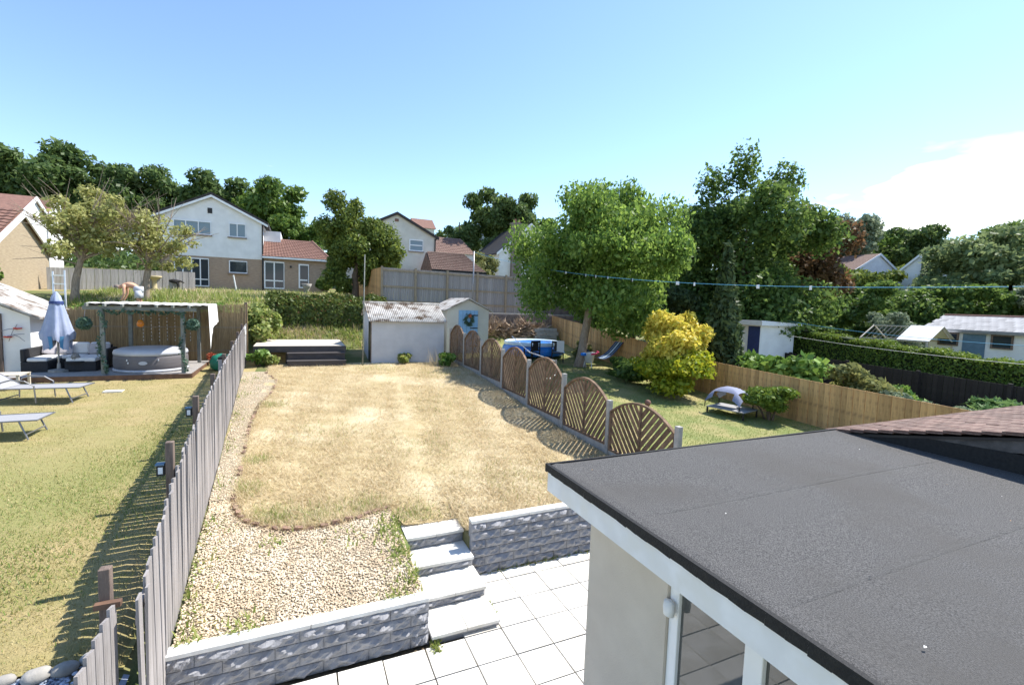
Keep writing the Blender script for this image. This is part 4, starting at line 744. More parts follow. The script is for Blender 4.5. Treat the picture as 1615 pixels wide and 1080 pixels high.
for k in range(7):
    s = MB(); P = []
    for i in range(13): t = i/12; P.append((-1.1+2.0*t, .75-.95*math.sin(math.pi*min(1, t*1.05))**1.0*.62+.35*t))
    for i in range(13): s.v += [(P[i][0], -.3+.085*k, P[i][1]), (P[i][0], -.3+.085*k+.08, P[i][1])]
    s.f += [(2*i, 2*i+1, 2*i+3, 2*i+2) for i in range(12)]; s.build('stripe', 'navy' if k % 2 == 0 else 'poolrim' if k == 3 else 'bluegrey', hm)
for s in (-1, 1): MB().tube([(1.0, .4*s, 0), (.9, .05*s, 1.15)], .025, 6).build('stand_leg', 'metal', hm); MB().tube([(-1.2, .4*s, 0), (-1.1, .05*s, .8)], .025, 6).build('stand_leg', 'metal', hm)
pt = thing('pet_shade', (11.5, 9.8, z1(11.5, 9.8)), 'raised grey pet bed under a small blue-grey canopy', 'pet bed', rz=.25)
MB().box(-.42, .42, -.55, .55, .20, .225).build('bed', 'sling', pt)
for x in (-.4, .4):
    for y in (-.53, .53): MB().box(x-.02, x+.02, y-.02, y+.02, 0, .2).build('leg', 'blackplastic', pt)
c = MB(); nn = 14
for j in range(nn+1):
    for i in range(nn+1):
        a, b = -1+2*i/nn, -1+2*j/nn; h = .62-.26*max(abs(a), abs(b))**2.2-.0*(a*a+b*b); h -= .22*(abs(a)*abs(b))**2.5; c.v.append((a*.42, b*.52+.1, .2+h))
for j in range(nn):
    for i in range(nn):
        a, b = -1+2*(i+.5)/nn, -1+2*(j+.5)/nn
        if max(abs(a), abs(b)) > .62 and min(abs(a), abs(b)) < .72*max(abs(a), abs(b))-.05 and max(abs(a), abs(b)) > .78: continue
        q = j*(nn+1)+i; c.f.append((q, q+1, q+nn+2, q+nn+1))
smooth(c.build('canopy', 'canopyblue', pt))
for x in (-.41, .41):
    for y in (-.41, .61): MB().tube([(x, y if y > 0 else y, .2), (x, y, .36)], .015, 6).build('pole', 'blackplastic', pt)
for (x, y, lb) in ((9.6, 11.2, 'terracotta ball lying on side lawn in the tree shade'),): bl_ = thing('toy_ball', (x, y, z1(x, y)+.1), lb, 'ball'); smooth(MB().lathe([(.01, -.1), (.07, -.07), (.1, 0), (.07, .07), (.01, .1)], 12).build('ball', 'redtile', bl_))
# rotary post with ropes by the second arched panel
rp = thing('rope_post', (7.0, 12.3, z1(7, 12.3)), 'short metal post with slack white ropes behind arched fence', 'post'); MB().tube([(0, 0, 0), (0, 0, 1.25)], .025, 8).build('post', 'metal', rp); MB().tube([(0, 0, 1.2), (-.3, 1.2, 1.35), (-.3, 2.6, 1.75)], .015, 5).build('rope', 'whiterope', rp); MB().tube([(0, 0, .8), (-.5, -.5, .76), (-.95, -1.1, .9)], .012, 5).build('rope', 'whiterope', rp)

lt = thing('lean_to', (0, 0, 0), 'pinkish brown lean-to with flat pale roof behind acacia trunk', 'outbuilding'); MB().box(13.3, 17.0, 24.3, 26.5, 1.8, 4.1).build('wall', 'blockwall', lt); MB().box(13.1, 17.2, 24.0, 26.7, 4.1, 4.2).build('roof', 'concrete', lt); MB().box(15.2, 16.0, 24.27, 24.299, 2.6, 4.0).build('doorway', 'blackplastic', lt)
lw = thing('low_block_wall', (0, 0, 0), 'short pale concrete block wall beside the blue pool', 'wall')
for r in range(3):
    for i in range(3): MB().box(11.35+.44*i+.1*(r % 2), 11.785+.44*i+.1*(r % 2), 22.3, 22.5, 1.95+.2*r, 2.145+.2*r).build('block', 'concrete', lw)
# ---------------------------------------------------------------- washing lines
p2 = thing('line_post', (8.5, 24.2, 3.2), 'tall grey pole in front of terrace fence carrying the washing line', 'post'); MB().tube([(0, 0, -.4), (0, 0, 3.3)], .04, 8).build('pole', 'metal', p2, smooth=True)
def rope_line(name, label, A, B, sag, npeg, m='rope'):
    A, B = Vector(A), Vector(B); t = thing(name, A, label, 'washing line'); pts = []
    for i in range(41): s = i/40; p = A.lerp(B, s)-A; p.z -= sag*4*s*(1-s); pts.append(p)
    MB().tube(pts, .006, 5).build('rope', m, t)
    for k in range(npeg):
        i = int(40*random.uniform(.35, .93)); p = pts[i]; b = MB(); 
        for q in range(random.choice((1, 1, 2, 3))): b.box(p.x-.012+q*.03, p.x+.012+q*.03, p.y-.02, p.y+.02, p.z-.065, p.z+.025)
        b.build('peg', 'pegs', t)
rope_line('washing_line', 'long blue washing line with white pegs crossing the side garden', (8.5, 24.2, 6.46), (10.4, 0, 4.35), .75, 20)
rope_line('washing_line', 'lower thin blue line without pegs over the next garden', (21, 16.5, 3.6), (14, 0.5, 3.4), .35, 0)
rope_line('washing_line', 'second thin pale line low over the black fence', (20, 15.5, 2.9), (15, 0.5, 2.9), .25, 0, 'whiterope')

# ---------------------------------------------------------------- buildings
def window(root, x0, x1, z0, z1_, y, cols=2, m='pane', sill=True, fw_=.06, rows=None, axis='y'):
    f = MB(); B = (lambda mb, a, b, ya, yb, c, d: mb.box(a, b, ya, yb, c, d)) if axis == 'y' else (lambda mb, a, b, ya, yb, c, d: mb.box(ya, yb, a, b, c, d))
    B(f, x0, x1, y-.05, y+.04, z0, z0+fw_); B(f, x0, x1, y-.05, y+.04, z1_-fw_, z1_); w = (x1-x0)/cols
    for i in range(cols+1): xc = x0+w*i; B(f, max(x0, xc-fw_/2), min(x1, xc+fw_/2) if i else x0+fw_, y-.049, y+.039, z0+fw_, z1_-fw_)
    if rows: B(f, x0+fw_, x1-fw_, y-.045, y+.035, z0+rows-fw_/2, z0+rows+fw_/2)
    fr = f.build('window', 'upvc', root)
    for i in range(cols): p = MB(); B(p, x0+w*i+fw_/2, x0+w*(i+1)-fw_/2, y-.01, y, z0+fw_*.9, z1_-fw_*.9); p.build('pane', m, fr)
    if sill: s = MB(); B(s, x0-.08, x1+.08, y-.12, y, z0-.08, z0-.001); s.build('sill', 'blockwall', fr)
    return fr
def tiled_slope(root, name, quad, m, rows=14, cols=26, pan=.03):
    # quad: eave-left, eave-right, ridge-right, ridge-left; rolls of pantile as real relief
    a, b, c, d = [Vector(p) for p in quad]; n = cols*4; mb = MB(); up_ = (d-a).cross(b-a).normalized(); up_ = -up_ if up_.z < 0 else up_
    for r in range(rows):
        for e in (0, 1):
            t = (r+e)/rows; L0, R0 = a.lerp(d, t), b.lerp(c, t)
            for i in range(n+1): mb.v.append(tuple(L0.lerp(R0, i/n)+up_*(pan*(.5+.5*math.sin(2*math.pi*i/4))+.035*(1-e))))
        o = len(mb.v)-2*(n+1); mb.f += [(o+i, o+i+1, o+n+2+i, o+n+1+i) for i in range(n)]
        if r: mb.f += [(o-n-1+i, o-n+i, o+i+1, o+i) for i in range(n)]
    return mb.build(name, m, root)
hs_ = thing('white_house', (0, 0, 0), 'white and buff brick gabled house with black verge behind the gardens', 'house')
X0, X1, Yh, Zb, Ze, Za, Xa = -8.67, -2.5, 40.0, 4.0, 9.15, 10.68, -5.6
MB().box(X0, X1, Yh, Yh+9, Zb, 6.42).build('brick_wall', 'brick', hs_)
MB().prism([(X0-.03, 6.421), (X0-.03, Ze), (Xa, Za), (X1+.03, Ze), (X1+.03, 6.421)], Yh-.03, Yh+9.02).build('upper_wall', 'whitewall', hs_)
sl = (Za-Ze)/(Xa-X0); rh = MB().prism([(X0-.45, Ze-.45*sl+.02), (Xa, Za+.04), (X1+.45, Ze-.45*sl+.02), (X1+.45, Ze-.45*sl+.2), (Xa, Za+.22), (X0-.45, Ze-.45*sl+.2)], Yh-.25, Yh+9.2).build('roof', 'darkroof', hs_)
MB().prism([(X0-.42, Ze-.42*sl-.14), (Xa, Za-.12), (X1+.42, Ze-.42*sl-.14), (X1+.42, Ze-.42*sl+.015), (Xa, Za+.035), (X0-.42, Ze-.42*sl+.015)], Yh-.27, Yh-.2).build('bargeboard', 'upvc', rh)
MB().box(-5.86, -5.58, Yh-.06, Yh-.031, 9.45, 9.82).build('vent', 'blackplastic', hs_)
window(hs_, -7.9, -5.84, 4.3, 6.28, Yh-.03, 4, 'pane', False, .07, .5); window(hs_, -4.6, -3.45, 5.36, 6.24, Yh-.03, 1, 'pane', True)
window(hs_, -7.9, -5.68, 7.92, 8.85, Yh-.05, 3, 'panecurtain'); window(hs_, -4.58, -3.53, 7.92, 8.9, Yh-.05, 2, 'panecurtain')
MB().tube([(X1+.06, Yh-.06, 4.1), (X1+.06, Yh-.06, 9.1)], .05, 6).build('drainpipe', 'blackplastic', hs_); MB().tube([(X0-.0, Yh-.06, 4.1), (X0-.0, Yh-.06, 6.3)], .05, 6).build('drainpipe', 'blackplastic', hs_)
MB().box(X1+.04, X1+1.2, Yh+2, Yh+6, 6.9, 8.8).build('side_dormer', 'whitewall', hs_)
MB().box(X1+.0, 2.06, Yh+.02, Yh+6, Zb, 6.7).build('extension_wall', 'brick', hs_)
er = tiled_slope(hs_, 'extension_roof', [(X1+.05, Yh-.3, 6.68), (2.3, Yh-.3, 6.68), (.95, Yh+2.6, 8.3), (X1+.05, Yh+2.6, 8.3)], 'redtile', 12, 22)
MB().box(X1+.05, 2.3, Yh-.33, Yh-.27, 6.55, 6.68).build('gutter', 'upvc', er); MB().prism([(Yh-.28, 6.6), (Yh+2.6, 8.2), (Yh+5.8, 6.6)], X1+.06, 1.2, 'x').build('roof_core', 'redtile', er)
MB().tube([(2.3, Yh-.25, 6.7), (.97, Yh+2.6, 8.32)], .09, 6).build('hip_tiles', 'redtile', er)
window(hs_, -2.36, -1.0, 4.33, 6.35, Yh, 2, 'pane', False, .09, .6); window(hs_, -.02, .7, 4.45, 6.28, Yh, 1, 'pane', False, .1, .62)
MB().tube([(2.0, Yh-.05, 4.1), (2.0, Yh-.05, 6.6)], .045, 6).build('drainpipe', 'blackplastic', hs_); MB().box(-.62, -.5, Yh-.08, Yh+.0, 5.95, 6.1).build('wall_lamp', 'blackplastic', hs_)

def gable_house(name, label, x0, x1, y0, y1, zb, ze, za, wallm, roofm, verge='darkroof', axis='y', over=.3, th=.16, far=False):
    t = thing(name, (0, 0, 0), label, 'house')
    if axis == 'y': a0, a1, b0, b1 = x0, x1, y0, y1
    else: a0, a1, b0, b1 = y0, y1, x0, x1
    c = (a0+a1)/2; s = (za-ze)/(c-a0)
    MB().prism([(a0, zb), (a0, ze), (c, za), (a1, ze), (a1, zb)], b0, b1, 'y' if axis == 'y' else 'x').build('wall', wallm, t)
    r = MB().prism([(a0-over, ze-over*s+.02), (c, za+.02), (a1+over, ze-over*s+.02), (a1+over, ze-over*s+th), (c, za+th), (a0-over, ze-over*s+th)], b0-.12, b1+.12, 'y' if axis == 'y' else 'x').build('roof', roofm, t)
    MB().prism([(a0-over, ze-over*s-.1), (c, za-.1), (a1+over, ze-over*s-.1), (a1+over, ze-over*s+th+.01), (c, za+th+.01), (a0-over, ze-over*s+th+.01)], *((b1+.121, b1+.19) if far else (b0-.19, b0-.121)), 'y' if axis == 'y' else 'x').build('bargeboard', verge, r)
    return t
h = gable_house('brick_house', 'buff brick gabled house with brown tiled roof at the garden edge', -21, -11.5, 26.6, 31.65, 3.2, 5.5, 7.1, 'buff', 'redtile', 'upvc', axis='x', far=True)
tiled_slope(h, 'tile_slope', [(-21, 26.2, 5.42), (-11.4, 26.2, 5.42), (-11.4, 29.1, 7.31), (-21, 29.1, 7.31)], 'redtile', 12, 30, .03)
b = board_fence('white_fence', 'sun-bleached board fence between buff brick house and white house', (-11.2, 30.5, 3.6), (-5.6, 33.5, 3.8), 1.1, 'greywood', .16, None, 2.0, None, -1)
for (ya, yb, zc_, lb) in ((42.0, 45.3, 9.85, 'white gable with brown roof directly behind buff brick house'), (45.5, 47.8, 10.2, 'smaller white gable beyond the buff brick house')):
    gable_house('white_gable_house', lb, -26, -16.5, ya, yb, 4, zc_-1.05, zc_, 'whitewall', 'redtile', 'upvc', axis='x', far=True, over=.15)
h = gable_house('cream_house', 'cream rendered gabled house behind tall grey fence', 4.6, 11.9, 45, 54, 4, 9.85, 11.7, 'cream', 'darkroof', 'darkroof'); window(h, 9.4, 10.7, 8.42, 9.5, 44.98, 1, 'panecurtain', True, .09, .55); MB().box(8.05, 8.4, 44.96, 45, 11.0, 11.25).build('vent', 'redtile', h); MB().tube([(11.85, 44.93, 4.3), (11.85, 44.93, 9.7)], .06, 6).build('drainpipe', 'blackplastic', h)
h = thing('garage', (0, 0, 0), 'low garage with brown tiled roof beside cream house', 'garage'); MB().box(10.45, 15.0, 40.3, 45, 4, 6.5).build('wall', 'brick', h); tiled_slope(h, 'roof', [(10.3, 40, 6.5), (15.25, 40, 6.5), (13.9, 42.6, 8.25), (10.5, 42.6, 8.25)], 'tile', 11, 28, .03); MB().prism([(40.05, 6.4), (42.6, 8.15), (45, 6.4)], 10.4, 14.0, 'x').build('roof_core', 'tile', h); MB().box(10.3, 15.25, 39.93, 40.0, 6.32, 6.5).build('gutter', 'blackplastic', h)
h = thing('brown_roof_house', (0, 0, 0), 'house showing only plain brown roof between cream house and white gable', 'house'); MB().box(12.2, 18.2, 52, 58, 4, 9.4).build('wall', 'whitewall', h); tiled_slope(h, 'roof', [(12, 51.7, 9.2), (18.4, 51.7, 9.2), (17.6, 55, 11.3), (12.2, 55, 11.3)], 'tile', 10, 26, .03)
h = gable_house('white_gable_house', 'distant white gabled house below the big oak', 19.6, 28.2, 64, 72, 5, 12.3, 14.5, 'whitewall', 'greywood', 'upvc'); window(h, 23.5, 25.0, 11.6, 12.8, 63.98, 2, 'pane')
h = gable_house('white_house', 'white rendered house with tall brown chimney stack behind grey fence', 18.9, 26, 46, 54, 4, 9.1, 12.2, 'whitewall', 'darkroof', 'upvc'); MB().box(20.2, 21.35, 45.6, 46, 4.2, 12.05).box(20.15, 21.4, 45.55, 46.4, 12.051, 12.2).build('chimney', 'blockwall', h); MB().lathe([(.14, 0), (.12, .4)], 10, (20.55, 45.9, 12.2)).lathe([(.14, 0), (.12, .4)], 10, (21.0, 45.9, 12.2)).build('chimney_pot', 'redtile', h)
h = thing('red_roof_house', (0, 0, 0), 'distant house with bright red roof on the skyline', 'house'); MB().box(18.8, 22.3, 85.3, 91, 6, 17.0).build('wall', 'cream', h); MB().prism([(85, 16.8), (88, 18.8), (91.3, 16.8)], 18.6, 22.6, 'x').build('roof', 'redtile', h)
h = gable_house('brown_gable_house', 'far house with shallow brown roof among the right-hand trees', 60.5, 69.5, 35.5, 47, 3, 9.2, 11.3, 'whitewall', 'tile', 'upvc', axis='y'); MB().box(61.0, 62.6, 40, 41.4, 10, 12.4).build('chimney', 'blockwall', h)
h = gable_house('white_gable_house', 'far white gable with dark chimney among right-hand trees', 59.0, 68, 25.2, 31.5, 2, 7.4, 10.2, 'whitewall', 'darkroof', 'upvc', axis='x'); MB().box(58.6, 59.9, 27.0, 28.0, 7, 11.0).build('chimney', 'darkroof', h)
# white outbuilding with slate roof (long side faces the gardens)
h = thing('white_outbuilding', (0, 0, 0), 'white outbuilding with slate roof and blue-grey door beyond long hedge', 'outbuilding')
MB().prism([(26, 1.0), (26, 3.33), (27.6, 3.85), (29.2, 3.33), (29.2, 1.0)], 4.8, 11.85).build('wall', 'whitewall', h)
rw = thing('x', (0, 0, 0), 'x', 'x'); bpy.data.objects.remove(rw)
rr = MB().prism([(25.75, 3.27), (27.6, 3.87), (29.45, 3.27), (29.45, 3.30), (27.6, 3.90), (25.75, 3.30)], 4.6, 12.05).build('roof', 'slate', h)
sm = MB().box(-.001, .36, -.118, .118, 0, .012).mesh('slate', 'slate')
for r in range(6):
    for i in range(30): o = place(sm, 'slate', rr, (25.74+r*.3, 4.75+.245*i+.12*(r % 2), 3.303+r*.3*.3243+.006), (0, -math.atan(.3243)-.02, 0))
MB().tube([(27.6, 4.6, 3.92), (27.6, 12.05, 3.92)], .07, 6).build('ridge_tiles', 'redtile', rr); MB().box(25.72, 25.78, 4.6, 12.05, 3.18, 3.27).build('gutter', 'metal', h)
MB().box(25.95, 25.99, 9.9, 10.64, 1.3, 3.15).build('door', 'bluegrey', h)
for (a, b) in ((10.78, 11.5), (9.05, 9.73), (7.2, 8.0)):
    f = MB().box(25.93, 25.98, a, b, 2.6, 2.66).box(25.93, 25.98, a, b, 3.12, 3.18).box(25.93, 25.98, a, a+.06, 2.66, 3.12).box(25.93, 25.98, b-.06, b, 2.66, 3.12).build('window', 'postwood', h); MB().box(25.96, 25.97, a+.06, b-.06, 2.66, 3.12).build('pane', 'pane', f)
h = thing('blue_shed', (0, 0, 0), 'small white shed with navy blue panel under the dark tree', 'shed'); MB().box(18.3, 20.5, 14.4, 16.0, .8, 3.2).build('wall', 'whitewall', h); MB().box(18.28, 18.299, 14.42, 15.0, .9, 3.15).build('door', 'navy', h); MB().prism([(18.1, 3.2), (20.7, 3.2), (20.7, 3.3), (18.1, 3.42)], 14.2, 16.2).build('roof', 'whiteplastic', h)
h = thing('wire_run', (0, 0, 0), 'wire mesh animal run with white sheet roof beside outbuilding', 'animal run')
fr_ = MB(); P = [(24, 11.0, 1.2), (24, 13.6, 1.2), (26, 13.6, 1.2), (26, 11.0, 1.2)]
for (x, y, z) in P: fr_.box(x-.03, x+.03, y-.03, y+.03, 1.0, 2.75)
for y in (11.0, 13.6): fr_.tube([(24, y, 2.75), (25, y, 3.35), (26, y, 2.75)], .03, 5)
for (x, z) in ((24, 2.75), (25, 3.35), (26, 2.75)): fr_.tube([(x, 11, z), (x, 13.6, z)], .03, 5)
fr_.build('frame', 'deckpale', h); ms = MB()
for i in range(14): y = 11.1+i*.19; ms.tube([(24, y, 1.2), (24, y, 2.75), (25, y, 3.35)], .006, 4)
for z in np.arange(1.3, 2.75, .19): ms.tube([(24, 11, z), (24, 13.6, z)], .006, 4)
ms.build('mesh_wire', 'metal', h); MB().add([(23.95, 10.9, 2.8), (23.95, 12.1, 2.8), (25, 12.1, 3.42), (25, 10.9, 3.42), (26.1, 10.9, 2.8), (26.1, 12.1, 2.8)], [(0, 1, 2, 3), (3, 2, 5, 4)]).build('sheet_roof', 'whiteplastic', h)

# ---------------------------------------------------------------- ladder, person, dog, ornaments in the upper garden
la = thing('step_ladder', (-7.75, 22.0, 2.6), 'aluminium ladder leaning in the planting behind white shed', 'ladder', rz=-.35)
for s in (-.2, .2): MB().box(s-.02, s+.02, -.02, .02, 0, 1.85).build('stile', 'alu', la).rotation_euler = (-.15, -.12, 0)
for k in range(6): MB().box(-.19, .19, -.02, .02, -.015, .015).build('rung', 'alu', la, (-.12*(.15+.3*k), .15*(.15+.3*k), .15+.3*k))
pe = thing('person', (-6.0, 24.0, z1(-6, 24)), 'bare-chested man in pale shorts bending forward in the planting', 'person')
def skin_body(name, V, E, R, m, parent, root=0, sub=2):
    me = bpy.data.meshes.new(name); me.from_pydata(V, E, []); me.materials.append(W[m]); o = place(me, name, parent); sm_ = o.modifiers.new('skin', 'SKIN'); sm_.use_smooth_shade = True
    for i, r in enumerate(R): me.skin_vertices[0].data[i].radius = r if isinstance(r, tuple) else (r, r); 
    me.skin_vertices[0].data[root].use_root = True; o.modifiers.new('sub', 'SUBSURF').levels = sub; o.modifiers['sub'].render_levels = sub; return o
V = [(.02, 0, .98), (-.12, 0, 1.08), (-.28, -.01, 1.12), (-.44, -.02, 1.08), (-.54, -.03, 1.02), (-.63, -.04, .96), (.03, -.1, .88), (.04, -.11, .5), (.03, -.11, .08), (-.12, -.12, .03), (.03, .1, .88), (.06, .11, .5), (.05, .11, .08), (-.1, .12, .03), (-.40, -.2, 1.03), (-.38, -.24, .77), (-.46, -.22, .54), (-.5, -.21, .46), (-.40, .17, 1.03), (-.38, .2, .77), (-.47, .17, .54), (-.51, .16, .46)]
Ed = [(0, 1), (1, 2), (2, 3), (3, 4), (4, 5), (0, 6), (6, 7), (7, 8), (8, 9), (0, 10), (10, 11), (11, 12), (12, 13), (3, 14), (14, 15), (15, 16), (16, 17), (3, 18), (18, 19), (19, 20), (20, 21)]
R = [(.15, .13), (.15, .13), (.17, .13), (.14, .11), .06, (.10, .105), .09, .065, .045, .04, .09, .065, .045, .04, .065, .048, .038, .038, .065, .048, .038, .038]
skin_body('body', V, Ed, R, 'skin', pe)
MB().lathe([(.19, .0), (.205, -.1), (.20, -.2), (.17, -.24)], 16, (.03, 0, 1.06), .85, 1.0).build('shorts', 'shorts', pe, smooth=True)
for sy in (-.105, .105): MB().lathe([(.115, .30), (.125, .15), (.13, 0)], 12, (.04, sy, .58)).build('shorts_leg', 'shorts', pe, smooth=True)
hd = MB(); hd.lathe([(.02, .1), (.075, .085), (.1, .03), (.1, -.01), (.085, -.03)], 14, (-.66, -.04, 1.0)); smooth(hd.build('hair', 'hair', pe))
dg = thing('dog', (-6.75, 33, z1(-6.75, 33)), 'black and white dog standing on the grass by patio doors', 'dog')
V = [(.35, 0, .5), (.1, 0, .5), (-.15, 0, .52), (-.35, 0, .55), (-.48, 0, .68), (-.55, 0, .74), (-.7, 0, .7), (.38, -.09, .42), (.42, -.09, .22), (.38, -.09, .02), (.38, .09, .42), (.42, .09, .22), (.38, .09, .02), (-.3, -.09, .4), (-.29, -.09, .2), (-.3, -.09, .02), (-.3, .09, .4), (-.29, .09, .2), (-.3, .09, .02), (.52, 0, .52), (.7, 0, .4)]
Ed = [(0, 1), (1, 2), (2, 3), (3, 4), (4, 5), (5, 6), (0, 7), (7, 8), (8, 9), (0, 10), (10, 11), (11, 12), (3, 13), (13, 14), (14, 15), (3, 16), (16, 17), (17, 18), (0, 19), (19, 20)]
skin_body('body', V, Ed, [.14, .14, .16, .17, .11, .11, .05, .07, .045, .035, .07, .045, .035, .065, .04, .035, .065, .04, .035, .05, .03], 'black', dg)
smooth(MB().lathe([(.02, -.19), (.17, -.1), (.215, 0), (.17, .1), (.02, .17)], 12, (-.32, 0, .52), .75, .98).build('white_chest', 'whitefur', dg))
for s in (-1, 1): MB().add([(-.5, .06*s, .82), (-.56, .1*s, .82), (-.53, .09*s, .93)], [(0, 1, 2)]).build('ear', 'black', dg)
bb = thing('bird_bath', (-7.35, 32.5, z1(-7.3, 32.5)), 'sandstone bird bath beside black and white dog', 'bird bath'); smooth(MB().lathe([(.2, 0), (.12, .1), (.1, .5), (.18, .6), (.34, .68), (.36, .76), (.28, .72), (.02, .7)], 14).build('bowl', 'yellowstone', bb))
sp_ = thing('spade', (-3.8, 36.5, z1(-3.8, 36.5)), 'white-handled spade stuck upright in front of brick house', 'spade'); MB().tube([(0, 0, 0), (-.16, 0, 1.0)], .045, 6).build('handle', 'whiteplastic', sp_); MB().box(-.09, .09, -.01, .01, -.1, .2).build('blade', 'metal', sp_)
ur = thing('stone_urn', (.5, 36.5, z1(.5, 36.5)), 'small stone planter in front of house extension', 'planter'); smooth(MB().lathe([(.2, 0), (.12, .15), (.26, .4), (.34, .65), (.3, .62)], 12).build('bowl', 'stone', ur)); pst = thing('stump_post', (3.0, 25.5, 3.1), 'short weathered timber post beside the clipped hedge end', 'post'); MB().lathe([(.14, 0), (.13, .5), (.1, .62)], 9).build('post', 'concrete', pst)

# ---------------------------------------------------------------- trees and shrubs
tree('acacia_tree', 'tall light green tree with pale trunk standing over side lawn', (10.85, 17.15, 1.2), (11.5, 16.7, 5.5), (3.4, 3.4, 3.1), 60, 75000, .085, 'lgreen', 101, .22, 'palebark', droop=.9, zmin=-.8, cr=(.18, .33), extra=[(9.4, 18.4, 3.9, .9, .9, .9), (12.8, 15.6, 3.4, 1.1, 1.0, .9), (11.9, 16.0, 3.1, .8, .8, .7), (13.6, 15.4, 7.4, 1.0, 1.0, 1.0), (9.0, 19.0, 6.4, .9, .9, 1.0), (10.6, 17.6, 8.3, .8, .8, .7), (12.4, 16.4, 8.4, .7, .7, .7), (9.3, 18.9, 5.0, .8, .8, 1.0)])
tree('dark_broadleaf_tree', 'tallest dark green tree with pointed top behind golden shrub', (21.5, 18.2, 1.0), (21.2, 18.2, 6.6), (4.3, 4.5, 4.3), 60, 70000, .12, 'dgreen', 102, .35, zmin=-.9, cr=(.16, .3), extra=[(21.3, 18.4, 11.2, .9, .9, 1.5), (20.2, 19.3, 10.3, 1.0, 1.0, 1.2), (22.6, 17.0, 10.4, 1.0, 1.0, 1.1), (19.5, 17.2, 3.4, 1.8, 1.8, 1.3), (20.5, 15.2, 3.6, 1.8, 1.6, 1.2), (22.6, 15.2, 4.3, 1.5, 1.5, 1.2)])
tree('copper_tree', 'copper-leaved tree at right side of the tall dark tree', (26, 17.6, 1.0), (26, 17.5, 6.3), (1.7, 2.0, 3.0), 20, 9000, .14, 'copper', 103, .2)
shrub('golden_shrub', 'large round golden yellow shrub against larch fence', (11.9, 12.6, .9), (1.3, 1.45, 1.4), 20000, .075, 'yellow', 104, 30, cr=(.2, .34), cz=1.75)
shrub('fence_top_bush', 'tall leafy bush where picket fence meets bamboo screen', (-1.35, 21.4, 1.6), (.75, .8, .95), 4000, .10, 'weed', 190, 12)
shrub('golden_shrub_skirt', 'greener lower growth at foot of golden shrub', (11.6, 12.5, .85), (1.4, 1.55, .85), 12000, .075, 'ygreen', 105, 18)
shrub('clipped_shrub', 'low clipped bright green conifer shrub beside pet shade', (12.2, 9.1, .7), (.75, .95, .42), 7000, .06, 'clip', 106, 16, cz=.72)
shrub('dark_shrub', 'dark low shrub in shade under golden shrub', (11.3, 14.4, 1.0), (.9, 1.2, .5), 3500, .09, 'dgreen', 107, 10)
def cone_tree(name, label, base, h, r, n, leaf, m, seed):
    t = thing(name, base, label, 'tree'); g = np.random.default_rng(seed); cl = []
    for i in range(46):
        u = (i+.5)/46; a = i*2.4; rr = r*(1-u)**.75*(.95 if u > .12 else .8); cl.append((rr*.55*math.cos(a), rr*.55*math.sin(a), .25+h*u*.97, max(.12, rr*.55), max(.12, rr*.55), h*.06+.1))
    V, F = foliage(cl, n, leaf, seed, droop=-.6, elong=2.4); place(npmesh('crown', V, F, m), 'crown', t); MB().tube([(0, 0, -.2), (0, 0, h*.9)], [.13, .02], 7).build('trunk', 'bark', t); return t
cone_tree('cypress_tree', 'narrow dark conical cypress behind golden shrub', (14.3, 12.8, .8), 5.1, .95, 11000, .10, 'cyp', 108)
shrub('laurel_shrub', 'glossy bright green laurel behind larch fence', (14.6, 10.6, .7), (1.3, 1.5, 1.0), 5000, .15, 'laurel', 109, 16)
shrub('grey_shrub', 'loose grey-green shrub next to glossy laurel', (15.8, 9.0, .6), (1.0, 1.2, .85), 3500, .11, 'olive', 110, 12)
for i, (x, y, r, m_, lb) in enumerate(((14.4, 8.3, .5, 'flower', 'pink flowering plant behind larch fence'), (14.5, 7.4, .6, 'olive', 'yellow-green perennial behind larch fence'), (15.6, 7.5, .7, 'silver', 'variegated pale shrub before black fence'), (17.2, 8.6, .7, 'laurel', 'green bush at foot of the black fence'), (16.5, 6.4, .55, 'silver', 'small pale-leaved shrub nearest the tiled roof'))):
    shrub('border_plant', lb, (x, y, z1(x, y)), (r, r*1.2, r*.8), 1800, .09, m_, 120+i, 8)
for i, (x, y) in enumerate(((18.2, 6.0), (17.6, 4.2), (16.0, 3.6))):
    t = thing('fern_conifer', (x, y, .5), ['feathery green juniper in front of black fence', 'second feathery juniper, close by the tiled roof', 'third feathery juniper, lowest beside tiled roof'][i], 'shrub'); cl = []
    for k in range(26): a = k*2.4; L = 1.2; cl.append((.8*math.cos(a)*(k % 5+1)/5, .8*math.sin(a)*(k % 5+1)/5, .5+.4*(k % 4)/4*1.2, .35, .35, .12))
    V, F = foliage(cl, 3500, .10, 130+i, flat=.8, elong=3); place(npmesh('sprays', V, F, 'fern'), 'sprays', t); MB().tube([(0, 0, -.1), (0, 0, .8)], .04, 6).build('stem', 'bark', t)
